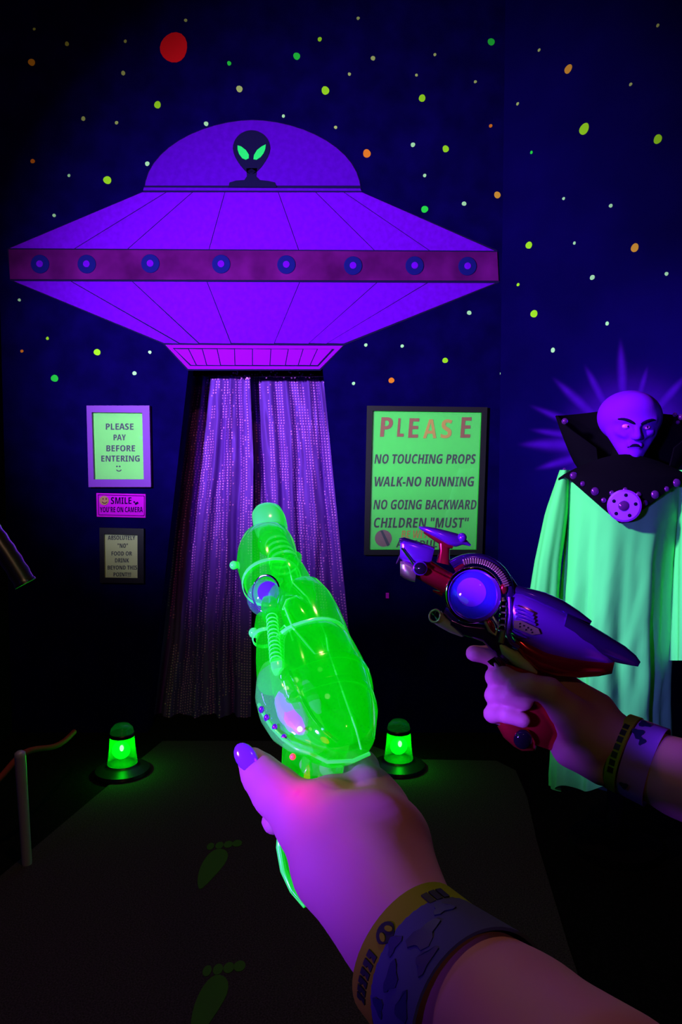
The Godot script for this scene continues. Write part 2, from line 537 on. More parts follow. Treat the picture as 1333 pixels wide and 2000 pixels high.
	var gt := mat("tip_mint_edge_glow", lin(0.10, 0.85, 0.10), 0.14); glow(gt, lin(0.01, 0.60, 0.04), 1.0)  # mint of the tip; also draws the bright edge glow of the shells
	var pd := mat("pod_sheen_plastic", Color(0.35, 1.0, 0.45, 0.30), 0.05); pd.transparency = BaseMaterial3D.TRANSPARENCY_ALPHA
	glow(pd, lin(0.05, 0.30, 0.06), 1.0)  # white reflection on the pod put into its pale colour and glow
	mat("pod_reflection", lin(0.80, 0.86, 0.74), 0.3)  # pale plates that draw the white reflection on the pod
	var go := mat("orb_clear", Color(0.8, 0.9, 1.0, 0.08), 0.02); go.transparency = BaseMaterial3D.TRANSPARENCY_ALPHA
	mat("chrome", lin(0.9, 0.85, 0.9), 0.06, 1.0)
	glow(mat("led_white", lin(1, 1, 1), 0.3), Color(1.0, 0.95, 0.85), 1.6)
	glow(mat("led_red", lin(1, 0.1, 0.1), 0.3), Color(1.0, 0.25, 0.2), 1.6)
	# chrome gun
	mat("purple_chrome", lin(0.42, 0.06, 0.85), 0.20, 0.72)
	mat("dark_purple_chrome", lin(0.12, 0.03, 0.26), 0.16, 0.8)
	mat("red_chrome", lin(0.62, 0.015, 0.030), 0.20, 0.7)
	mat("gold_chrome", lin(0.80, 0.58, 0.32), 0.28, 0.7)
	mat("cream_plastic", lin(0.55, 0.42, 0.24), 0.45)
	mat("black_gloss", lin(0.010, 0.006, 0.014), 0.06)
	mat("orb_reflection_violet", lin(0.85, 0.04, 0.95), 0.5)  # violet reflection in the orb put into a colour
	var ob := mat("orb_glass_blue", Color(0.30, 0.25, 1.0, 0.35), 0.03); ob.transparency = BaseMaterial3D.TRANSPARENCY_ALPHA

# ------------------------------------------------------------------ lamps outside the frame
func aim(o: Node3D, from: Vector3, to: Vector3) -> void:
	o.transform = Transform3D(Basis.looking_at(to - from, Vector3.UP), from)
func flood_body(called: String, from: Vector3, to: Vector3, label: String) -> Node3D:
	var t := thing(called, from, label, "lamp")
	var b := Basis.looking_at(to - from, Vector3.UP)
	var black := StandardMaterial3D.new(); black.albedo_color = Color(0.03, 0.03, 0.03); black.roughness = 0.5
	var pane := StandardMaterial3D.new(); pane.albedo_color = Color(0.2, 0.1, 0.5); glow(pane, Color(0.3, 0.1, 1.0), 0.6)
	part(t, "housing", rbox(from + b.z * 0.06, Vector3(0.13, 0.10, 0.05), b, 0.01), black)
	part(t, "glowing_pane", rbox(from + b.z * 0.006, Vector3(0.11, 0.08, 0.004), b, 0.002), pane)
	part(t, "bracket", tube([from + b.z * 0.11, from + b.z * 0.11 + Vector3(-0.08, 0, 0.02), Vector3(XL, from.y, from.z + 0.15)], 0.012, 8), black)
	return t
func mural_flood(from: Vector3, to: Vector3, e: float, half: float) -> void:
	var t := flood_body("blacklight_flood_lamp", from, to, "black blacklight flood lamp on left wall aimed at the saucer mural")
	var b := Basis.looking_at(to - from, Vector3.UP)
	var black := StandardMaterial3D.new(); black.albedo_color = Color(0.02, 0.02, 0.02)
	part(t, "barn_door", box(from + Vector3(0.06, -0.092, -0.12), Vector3(0.34, 0.002, 0.12)), black)
	var _b := b   # flap that keeps the light off the lower wall
	var s := SpotLight3D.new(); s.name = "mural_flood_light"; add_child(s); aim(s, from - Vector3(0, 0, 0.01), to)
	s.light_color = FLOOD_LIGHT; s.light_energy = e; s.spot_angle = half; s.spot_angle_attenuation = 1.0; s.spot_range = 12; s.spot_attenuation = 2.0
	s.light_size = 0.04; s.shadow_enabled = true
func small_flood(called: String, from: Vector3, to: Vector3, e: float, half: float, c: Color, label: String) -> void:
	flood_body("blacklight_flood_lamp", from, to, label)
	var s := SpotLight3D.new(); s.name = called; add_child(s); aim(s, from, to)
	s.position += -s.basis.z * 0.01
	s.light_color = c; s.light_energy = e; s.spot_angle = half; s.spot_angle_attenuation = 1.0; s.spot_range = 12; s.spot_attenuation = 2.0
	s.light_size = 0.10; s.shadow_enabled = true
func added_mannequin_flood(from: Vector3, to: Vector3, e: float, half: float) -> void:  # extra pale lamp, added so the robe is lit apart from the hands
	small_flood("added_mannequin_flood_light", from, to, e, half, FLOOD_LIGHT, "added unseen flood lamp on left wall aimed at the robed mannequin")
func visitor_flood(from: Vector3, to: Vector3, e: float, half: float) -> void:
	small_flood("visitor_flood_light", from, to, e, half, UV_LIGHT, "black blacklight flood lamp on left wall aimed at the visitors' hands")
func blacklight_tube(c: Vector3, length: float, e: float) -> void:
	var t := thing("blacklight_tube_lamp", c, "short blacklight tube lamp on the left wall beside the walkway", "lamp")
	var black := StandardMaterial3D.new(); black.albedo_color = Color(0.03, 0.03, 0.03)
	var tb := StandardMaterial3D.new(); tb.albedo_color = Color(0.2, 0.1, 0.4); glow(tb, Color(0.3, 0.1, 1.0), 1.0)
	part(t, "housing", rbox(c + Vector3(-0.06, 0, 0), Vector3(0.03, 0.06, length * 0.5 + 0.03), Basis.IDENTITY, 0.008), black)
	part(t, "tube", tube([c + Vector3(-0.01, 0, -length * 0.5), c + Vector3(-0.01, 0, length * 0.5)], 0.014, 12), tb)
	var a := AreaLight3D.new(); a.name = "tube_light"; add_child(a)
	aim(a, c + Vector3(0.012, 0.0, 0), c + Vector3(1.0, -0.10, 0.20))
	a.area_size = Vector2(length, 0.05); a.area_range = 10.0; a.light_color = UV_LIGHT; a.light_energy = e; a.shadow_enabled = true
func lobby_lamp(c: Vector3, e: float, label: String) -> void:
	var t := thing("pendant_lamp", c, label, "lamp")
	var sh := StandardMaterial3D.new(); sh.albedo_color = Color(0.05, 0.04, 0.03)
	var bu := StandardMaterial3D.new(); bu.albedo_color = Color(1, 0.8, 0.5); glow(bu, Color(1.0, 0.6, 0.28), 1.2)
	part(t, "shade", lathe(c, Vector3.UP, [Vector2(0.17, -0.02), Vector2(0.18, -0.02), Vector2(0.06, 0.13), Vector2(0.05, 0.13)]), sh)
	part(t, "cord", tube([c + Vector3(0, 0.12, 0), Vector3(c.x, CEIL, c.z)], 0.006, 8), sh)
	part(t, "bulb", ball(c + Vector3(0, -0.06, 0), Vector3.ONE * 0.05), bu)
	var o := OmniLight3D.new(); o.name = "pendant_light"; add_child(o, true); o.position = c + Vector3(0, -0.06, 0)
	o.light_color = Color(1.0, 0.84, 0.60); o.light_energy = e; o.omni_range = 12; o.omni_attenuation = 2.0; o.light_size = 0.05; o.shadow_enabled = true

# ------------------------------------------------------------------ the room
func build_room() -> void:
	var t := 0.12
	struct_("floor", box(Vector3(0.6, -0.06, -1.4), Vector3(2.6, 0.06, 4.4)), M.black_floor)
	struct_("ceiling", box(Vector3(0.6, CEIL + 0.06, -1.4), Vector3(2.6, 0.06, 4.4)), M.black_paint)
	# the mural wall with a doorway shaped like the saucer's beam
	var a := on_z(369, 716, ZW); var b := on_z(630, 716, ZW)
	var dl := on_z(288, 1440, ZW); var dr := on_z(702, 1440, ZW)
	var o := [Vector3(XL - 0.2, 0, ZW), Vector3(dl.x, 0, ZW), Vector3(a.x, a.y, ZW), Vector3(b.x, b.y, ZW), Vector3(dr.x, 0, ZW), Vector3(XR + 0.1, 0, ZW), Vector3(XR + 0.1, CEIL, ZW), Vector3(XL - 0.2, CEIL, ZW)]
	var wb := struct_("wall_back", prism(o, Vector3(0, 0, -1), t), M.navy_wall_paint)
	var _x := wb
	struct_("wall_left", box(Vector3(XL - 0.06, CEIL / 2, -0.6), Vector3(0.06, CEIL / 2, 3.2)), M.black_paint)
	# angled right wall with a sprayed starburst
	var n := Vector3(-1, 0, 1).normalized(); var e := Vector3(1, 0, 1).normalized()
	var len_ := 3.4
	var g := G.new()
	var A := Vector3(XR, 0, ZW)
	for p in [A, A + e * len_, A + e * len_ + Vector3(0, CEIL, 0), A + Vector3(0, CEIL, 0)]: g.v.push_back(p)
	for p in [A, A + e * len_, A + e * len_ + Vector3(0, CEIL, 0), A + Vector3(0, CEIL, 0)]: g.v.push_back(p - n * 0.1)
	g.uv = PackedVector2Array([Vector2(0, 1), Vector2(1, 1), Vector2(1, 0), Vector2(0, 0), Vector2(0, 1), Vector2(0, 1), Vector2(0, 1), Vector2(0, 1)])
	for f in [[0, 1, 2, 3], [5, 4, 7, 6], [0, 4, 5, 1], [3, 2, 6, 7], [0, 3, 7, 4], [1, 5, 6, 2]]:
		g.tri(f[0], f[1], f[2]); g.tri(f[0], f[2], f[3])
	struct_("wall_right", g, starburst_paint(len_, A, e), 10.0)
	var far := A + e * len_
	struct_("wall_side", box(Vector3(far.x + 0.02, CEIL / 2, (far.z + 2.6) / 2), Vector3(0.06, CEIL / 2, (2.6 - far.z) / 2 + 0.05)), M.black_paint)
	struct_("wall_front", box(Vector3(0.7, CEIL / 2, 2.62), Vector3(2.5, CEIL / 2, 0.06)), M.black_paint)
	# dark passage behind the curtain
	struct_("wall_passage_back", box(Vector3(-0.45, 1.4, -5.4), Vector3(1.1, 1.4, 0.05)), M.black_paint)
	struct_("wall_passage_left", box(Vector3(-1.2, 1.4, -4.6), Vector3(0.05, 1.4, 0.78)), M.black_paint)
	struct_("wall_passage_right", box(Vector3(0.35, 1.4, -4.6), Vector3(0.05, 1.4, 0.78)), M.black_paint)
	struct_("ceiling_passage", box(Vector3(-0.45, 2.75, -4.6), Vector3(0.85, 0.05, 0.78)), M.black_paint)
	# carpet of the walkway
	var c := []
	for p in [[-260, 1940], [0, 1716], [180, 1564], [318, 1450], [700, 1450], [800, 1486], [970, 1489], [1008, 1508], [1030, 1560], [1050, 1650], [1110, 1850], [1160, 2000], [1300, 2700], [-900, 2700]]:
		var q := on_floor(p[0], p[1]); q.y = 0.0; c.push_back(q)
	var cp := part(self, "walkway_carpet", prism(c, Vector3.UP, 0.008), M.carpet)
	tag(cp, "dark brown carpet of the walkway leading to the curtain", "carpet")

func starburst_paint(len_: float, A: Vector3, e: Vector3) -> StandardMaterial3D:
	var W := 640; var H := 736
	var img := Image.create(W, H, false, Image.FORMAT_RGB8)
	var base := Color(0.0036, 0.0005, 0.080); var spray := Color(0.055, 0.002, 0.34)
	var nz := FastNoiseLite.new(); nz.seed = 21; nz.frequency = 0.012; nz.fractal_octaves = 4
	var uvp := func(px: float, py: float) -> Vector2:
		var p := on_right(px, py)
		return Vector2((p - A).dot(e), p.y)
	var c: Vector2 = uvp.call(1222.0, 868.0)
	var rays := []
	for r in [[1212, 655, 16], [1140, 708, 15], [1268, 708, 13], [1076, 734, 16], [1030, 790, 11], [1030, 838, 12], [1006, 868, 22], [1040, 918, 15], [1350, 724, 18], [1400, 800, 16]]:
		var q: Vector2 = uvp.call(float(r[0]), float(r[1]))
		rays.push_back([(q - c).angle(), (q - c).length(), r[2] / 560.0])
	for y in H:
		for x in W:
			var p := Vector2((x + 0.5) / W * len_, (1.0 - (y + 0.5) / H) * CEIL)
			var k := 0.80 + 0.2 * nz.get_noise_2d(x, y)
			var d := p - c
			var r := d.length()
			var s := 0.0
			if r < 0.75:
				var an := d.angle()
				for q in rays:
					if r < q[1]:
						var w: float = q[2] * (1.0 - r / q[1]) * 1.35 + 0.006
						var off: float = absf(wrapf(an - q[0], -PI, PI)) * r
						s = maxf(s, exp(-pow(off / w, 2.0)) * smoothstep(0.0, 0.25, 1.0 - r / q[1]))
				s = maxf(s, exp(-pow(r / 0.26, 4.0)))
				s *= 0.85 + 0.15 * nz.get_noise_2d(x * 4.0, y * 4.0)
			var col := Color(base.r * k, base.g * k, base.b * k).lerp(spray, clampf(s, 0.0, 1.0))
			img.set_pixel(x, y, col.linear_to_srgb())
	var m := mat("starburst_wall_paint", Color.WHITE, 0.85)
	m.albedo_texture = ImageTexture.create_from_image(img)
	return m

func build_stars() -> void:
	var wb := get_node("wall_back"); var wr := get_node("wall_right"); var wl := get_node("wall_left")
	# [x, y, radius in pixels, paint]
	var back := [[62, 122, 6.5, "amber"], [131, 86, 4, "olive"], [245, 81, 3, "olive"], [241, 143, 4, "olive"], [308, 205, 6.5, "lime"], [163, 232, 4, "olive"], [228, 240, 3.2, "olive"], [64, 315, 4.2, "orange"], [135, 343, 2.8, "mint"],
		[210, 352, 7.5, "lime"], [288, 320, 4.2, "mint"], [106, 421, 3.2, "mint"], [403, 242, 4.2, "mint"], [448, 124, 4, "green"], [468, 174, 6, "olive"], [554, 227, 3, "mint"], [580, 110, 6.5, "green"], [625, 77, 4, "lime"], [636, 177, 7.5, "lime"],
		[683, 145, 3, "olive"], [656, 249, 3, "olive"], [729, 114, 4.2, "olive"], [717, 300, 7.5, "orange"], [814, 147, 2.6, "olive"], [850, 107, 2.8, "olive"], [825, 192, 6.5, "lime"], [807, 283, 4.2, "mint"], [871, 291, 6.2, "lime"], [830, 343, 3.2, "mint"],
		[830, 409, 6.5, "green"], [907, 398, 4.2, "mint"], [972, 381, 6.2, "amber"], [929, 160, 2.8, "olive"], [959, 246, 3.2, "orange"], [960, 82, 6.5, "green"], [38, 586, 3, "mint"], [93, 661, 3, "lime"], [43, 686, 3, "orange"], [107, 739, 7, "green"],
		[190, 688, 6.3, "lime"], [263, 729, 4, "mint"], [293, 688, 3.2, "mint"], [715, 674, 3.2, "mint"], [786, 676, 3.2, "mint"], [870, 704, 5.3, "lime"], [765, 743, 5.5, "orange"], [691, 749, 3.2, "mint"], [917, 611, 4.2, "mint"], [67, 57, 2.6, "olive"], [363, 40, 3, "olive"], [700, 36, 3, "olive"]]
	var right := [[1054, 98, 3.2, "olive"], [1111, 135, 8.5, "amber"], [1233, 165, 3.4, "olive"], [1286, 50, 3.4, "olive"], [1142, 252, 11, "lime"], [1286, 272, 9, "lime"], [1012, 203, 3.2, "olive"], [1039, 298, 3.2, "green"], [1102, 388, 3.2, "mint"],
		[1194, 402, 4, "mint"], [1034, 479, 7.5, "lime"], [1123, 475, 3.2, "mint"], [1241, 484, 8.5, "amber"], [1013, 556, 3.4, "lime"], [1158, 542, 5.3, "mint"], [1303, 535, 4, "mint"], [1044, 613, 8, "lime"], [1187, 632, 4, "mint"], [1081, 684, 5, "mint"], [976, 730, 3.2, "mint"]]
	for s in back:
		dot(wb, on_z(s[0], s[1], ZW), Vector3.BACK, s[2] / F * 3.71, M["star_" + s[3]], "star_dot")
	dot(wb, on_z(340, 93, ZW), Vector3.BACK, 26.5 / F * 3.71, M.star_red, "red_star_dot")
	for s in right:
		var p := on_right(s[0], s[1])
		dot(wr, p, Vector3(-1, 0, 1).normalized(), s[2] / F * absf(p.z) * 0.92, M["star_" + s[3]], "star_dot")
	var r := ray(6, 243)
	var pl := CAM + r * ((XL - CAM.x) / r.x)
	dot(wl, pl, Vector3.RIGHT, 0.021, M.star_lime, "star_dot")
	# a faint little tag low on the mural wall
	var tg := rbox(on_z(757, 1163, ZW) + Vector3(0, 0, 0.004), Vector3(0.008, 0.014, 0.003), Basis.IDENTITY, 0.001)
	part(wb, "wall_tag", tg, M.plate_magenta)
func dot(parent: Node, p: Vector3, n: Vector3, r: float, m: Material, called: String) -> void:
	var up := Vector3.UP; var side := up.cross(n).normalized()
	var q := []
	var wob := rng.randf() * TAU
	for k in 18:
		var s := TAU * k / 18
		var rr := r * (1.0 + 0.05 * sin(2.0 * s + wob) + 0.03 * sin(3.0 * s + wob * 2.0))
		q.push_back(p + side * cos(s) * rr + up * sin(s) * rr)
	part(parent, called, prism(q, n, 0.002), m, 30.0)

# ------------------------------------------------------------------ the saucer mural
func build_saucer() -> void:
	var t := thing("flying_saucer_mural", on_z(495, 722, ZW), "large violet flying saucer mural with domed alien above the curtain", "mural")
	var dome := [[281, 374]]
	for k in 25:
		var s := PI - PI * k / 24.0
		dome.push_back([494.0 + 212.0 * signf(cos(s)) * pow(absf(cos(s)), 1.10), 372.0 - 138.0 * pow(sin(s), 1.0)])
	dome.push_back([708, 376])
	# dark outline board that shows as the lines between the panels
	var back := dome.duplicate()
	back.append_array([[972, 489], [976, 552], [674, 674], [626, 724], [367, 724], [319, 672], [20, 548], [14, 486]])
	part(t, "outline", prism(px_poly(back, ZW), Vector3.BACK, 0.003), M.navy_line_paint)
	var put := func(called: String, pts: Array, m: Material, z: float, gap: float) -> MeshInstance3D:
		return part(t, called, prism(px_poly(inset(pts, gap), ZW + 0.0005), Vector3.BACK, z), m, 30.0)
	var dp := dome.duplicate(); dp[0] = [284, 365]; dp[dp.size() - 1] = [704, 367]
	for k in dp.size():
		if dp[k][1] > 365.0: dp[k][1] = 365.0
	put.call("dome", dp, M.violet_dome_paint, 0.006, 1.8)
	put.call("dome_rim", [[281, 366], [705, 368], [708, 375], [279, 374]], M.violet_dome_paint, 0.007, 1.2)
	# hull panels
	var top := [278, 326, 377, 440, 544, 617, 672, 708]; var low := [17, 146, 250, 409, 584, 732, 840, 969]
	for k in 7:
		put.call("upper_hull_panel", [[top[k], 376], [top[k + 1], 376], [low[k + 1], 486 + 5.0 * low[k + 1] / 970.0], [low[k], 486 + 5.0 * low[k] / 970.0]], M.violet_hull_paint, 0.006, 0.7)
	var bt := [25, 139, 259, 405, 586, 737, 836, 970]; var bl := [321, 352, 390, 452, 536, 603, 638, 672]
	for k in 7:
		put.call("lower_hull_panel", [[bt[k], 549 + 4.0 * bt[k] / 970.0], [bt[k + 1], 549 + 4.0 * bt[k + 1] / 970.0], [bl[k + 1], 672], [bl[k], 671]], M.violet_hull_paint, 0.006, 0.7)
	var band: MeshInstance3D = put.call("band", [[17, 487], [972, 492], [975, 550], [20, 547]], M.maroon_band_paint, 0.008, 1.0)
	var _b := band
	for c in [[80, 517], [171, 517], [295, 516], [433, 517], [560, 518], [690, 520], [810, 520], [913, 521]]:
		var p := on_z(c[0], c[1], ZW)
		var ringm := part(t, "porthole", lathe(p, Vector3.BACK, [Vector2(0.0455, 0.006), Vector2(0.0455, 0.012), Vector2(0.043, 0.014), Vector2(0.0, 0.014)], 28), M.porthole_navy, 30.0)
		part(ringm, "lens", lathe(p, Vector3.BACK, [Vector2(0.0165, 0.012), Vector2(0.0165, 0.017), Vector2(0.0, 0.018)], 20), M.violet_hull_paint, 30.0)
	# vent under the hull
	put.call("vent_frame", [[322, 673], [672, 675], [625, 722], [368, 722]], M.vent_pink_paint, 0.006, 0.8)
	part(t, "vent_line", prism(px_poly([[338, 680], [654, 682], [622, 716], [372, 715]], ZW), Vector3.BACK, 0.008), M.navy_line_paint)
	var vt := [340, 369, 396, 425, 459, 494, 530, 564, 593, 621, 651]; var vb := [374, 385, 405, 432, 460, 494, 528, 558, 583, 606, 621]
	for k in 10:
		part(t, "vent_slat", prism(px_poly(inset([[vt[k], 681.5], [vt[k + 1], 682], [vb[k + 1], 714.5], [vb[k], 714]], 0.9), ZW + 0.0005), Vector3.BACK, 0.011), M.vent_pink_paint, 30.0)
	# the alien silhouette in the dome
	var head := []
	for k in 36:
		var s := TAU * k / 36.0
		var y := 292.0 - 36.0 * sin(s)
		var w := 36.5
		if sin(s) < 0.0: y = 292.0 - 50.0 * sin(s); w = 36.5 * (1.0 - 0.42 * pow(-sin(s), 1.5))
		head.push_back([492.0 + w * cos(s), y])
	var al := part(t, "alien_head", prism(px_poly(head, ZW), Vector3.BACK, 0.010), M.alien_black, 30.0)
	part(t, "alien_shoulders", prism(px_poly([[447, 366], [449, 358], [462, 354], [478, 353], [483, 346], [482, 330], [503, 330], [501, 346], [508, 353], [526, 355], [538, 358], [541, 367]], ZW), Vector3.BACK, 0.010), M.alien_black, 30.0)
	part(al, "alien_eye", prism(px_poly([[465, 286], [472, 288], [481, 295], [487, 304], [487, 311], [481, 314], [474, 311], [468, 303], [465, 294]], ZW), Vector3.BACK, 0.013), M.alien_eye_green, 30.0)
	part(al, "alien_eye", prism(px_poly([[520, 284], [512, 288], [503, 295], [497, 305], [496, 313], [502, 314], [510, 309], [516, 301], [519, 293]], ZW), Vector3.BACK, 0.013), M.alien_eye_green, 30.0)

# ------------------------------------------------------------------ the sequin curtain
func lerp_list(l: Array, t: float) -> float:                   # [[t, value], ...]
	for k in l.size() - 1:
		if t <= l[k + 1][0]:
			return lerpf(l[k][1], l[k + 1][1], clampf((t - l[k][0]) / (l[k + 1][0] - l[k][0]), 0.0, 1.0))
	return l[l.size() - 1][1]
func build_curtains() -> void:
	curtain([[735, 366], [1000, 318], [1440, 272]], [[735, 489], [900, 496], [1420, 491]], [[0, 1443], [0.2, 1437], [0.45, 1414], [0.7, 1400], [0.86, 1402], [0.91, 1421], [1, 1422]], 3, ZC, "silver sequin curtain panel covering the beam doorway beside the stacked notices")
	curtain([[735, 478], [900, 486], [1420, 499]], [[735, 640], [1000, 668], [1440, 716]], [[0, 1421], [0.06, 1421], [0.12, 1404], [0.5, 1418], [1, 1443]], 9, ZC - 0.085, "silver sequin curtain panel on the large rule sign's side of the doorway")
	var rod := part(self, "curtain_rod", tube([on_z(340, 732, ZC), on_z(668, 732, ZC)], 0.011, 12), M.dark_metal)
	tag(rod, "dark curtain rod across the top of the beam doorway", "rod")
	var st := thing("tinsel_trim", on_z(540, 738, ZC), "short strip of glittering sequins along the curtain rod", "trim")
	var g := G.new()
	for k in 46:
		var p := on_z(rng.randf_range(452, 622), rng.randf_range(722, 741), ZC) + Vector3(0, 0, 0.045)
		g.join(flake(p, 0.005, 0.8))
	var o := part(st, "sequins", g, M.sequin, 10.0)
	o.set_meta("kind", "stuff")
func flake(p: Vector3, r: float, tilt: float) -> G:
	var n := Vector3(rng.randf_range(-tilt, tilt), rng.randf_range(-tilt, tilt), 1).normalized()
	var a := n.cross(Vector3.UP).normalized()
	return lathe(p, n, [Vector2(r, 0), Vector2(r, 0.0008)], 6, a)
func curtain(le: Array, re: Array, hem: Array, sd: int, zc: float, label: String) -> void:
	var t := thing("sequin_curtain", on_z((le[2][1] + re[2][1]) * 0.5, 1435, ZC), label, "curtain")
	var nu := 96; var nv := 80
	var nz := FastNoiseLite.new(); nz.seed = sd; nz.frequency = 1.0; nz.fractal_octaves = 2
	var where := func(u: float, v: float) -> Vector3:
		var y := lerpf(733.0, lerp_list(hem, u), v)
		var x := lerpf(lerp_list(le, y), lerp_list(re, y), u)
		var amp := 0.009 + 0.024 * v
		var ph := u * 4.5 + 0.35 * nz.get_noise_2d(u * 2.0, v * 1.2)
		var fold := sin(TAU * ph) * amp + sin(TAU * (ph * 2.3 + sd)) * amp * 0.35
		return on_z(x, y, zc) + Vector3(0, 0, fold + 0.01 * nz.get_noise_2d(u * 7.0, v * 5.0))
	var rows := []
	for i in nv + 1:
		var r := PackedVector3Array()
		for j in nu + 1: r.push_back(where.call(float(j) / nu, float(i) / nv))
		rows.push_back(r)
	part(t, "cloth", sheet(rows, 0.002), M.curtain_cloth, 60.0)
	# sewn sequins: thousands of little discs in rows
	var mm := MultiMesh.new(); mm.transform_format = MultiMesh.TRANSFORM_3D
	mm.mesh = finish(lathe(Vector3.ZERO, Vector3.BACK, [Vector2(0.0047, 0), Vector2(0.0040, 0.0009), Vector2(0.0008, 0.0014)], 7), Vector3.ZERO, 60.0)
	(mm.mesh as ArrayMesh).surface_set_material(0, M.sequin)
	var list := []
	var nrow := 128
	for i in nrow:
		var v := (i + 0.5) / nrow
		var yy := lerpf(733, 1420, v)
		var wid := (lerp_list(re, yy) - lerp_list(le, yy)) / F * 3.96
		var nc := int(wid / 0.0145)
		for j in nc:
			var u := (j + 0.5) / nc
			var keep := nz.get_noise_2d(u * 9.0 + 40.0, v * 2.2) + 0.25 * nz.get_noise_2d(u * 40.0, v * 30.0)
			if keep < -0.10: continue
			var p: Vector3 = where.call(u, v)
			var du: Vector3 = where.call(u + 0.004, v) - p
			var dv: Vector3 = where.call(u, v + 0.004) - p
			var n := dv.cross(du).normalized()
			if n.z < 0: n = -n
			n = (n + Vector3(rng.randf_range(-0.16, 0.16), rng.randf_range(-0.16, 0.16), 0)).normalized()
			var a := n.cross(Vector3.UP).normalized()
			list.push_back(Transform3D(Basis(a, n.cross(a), n), p + n * 0.0022 - t.position))
	mm.instance_count = list.size()
	for k in list.size(): mm.set_instance_transform(k, list[k])
	var mi := MultiMeshInstance3D.new(); mi.name = "sequins"; mi.multimesh = mm
	mi.set_meta("kind", "stuff"); mi.set_meta("label", "rows of small round silver sequins")
	t.add_child(mi)

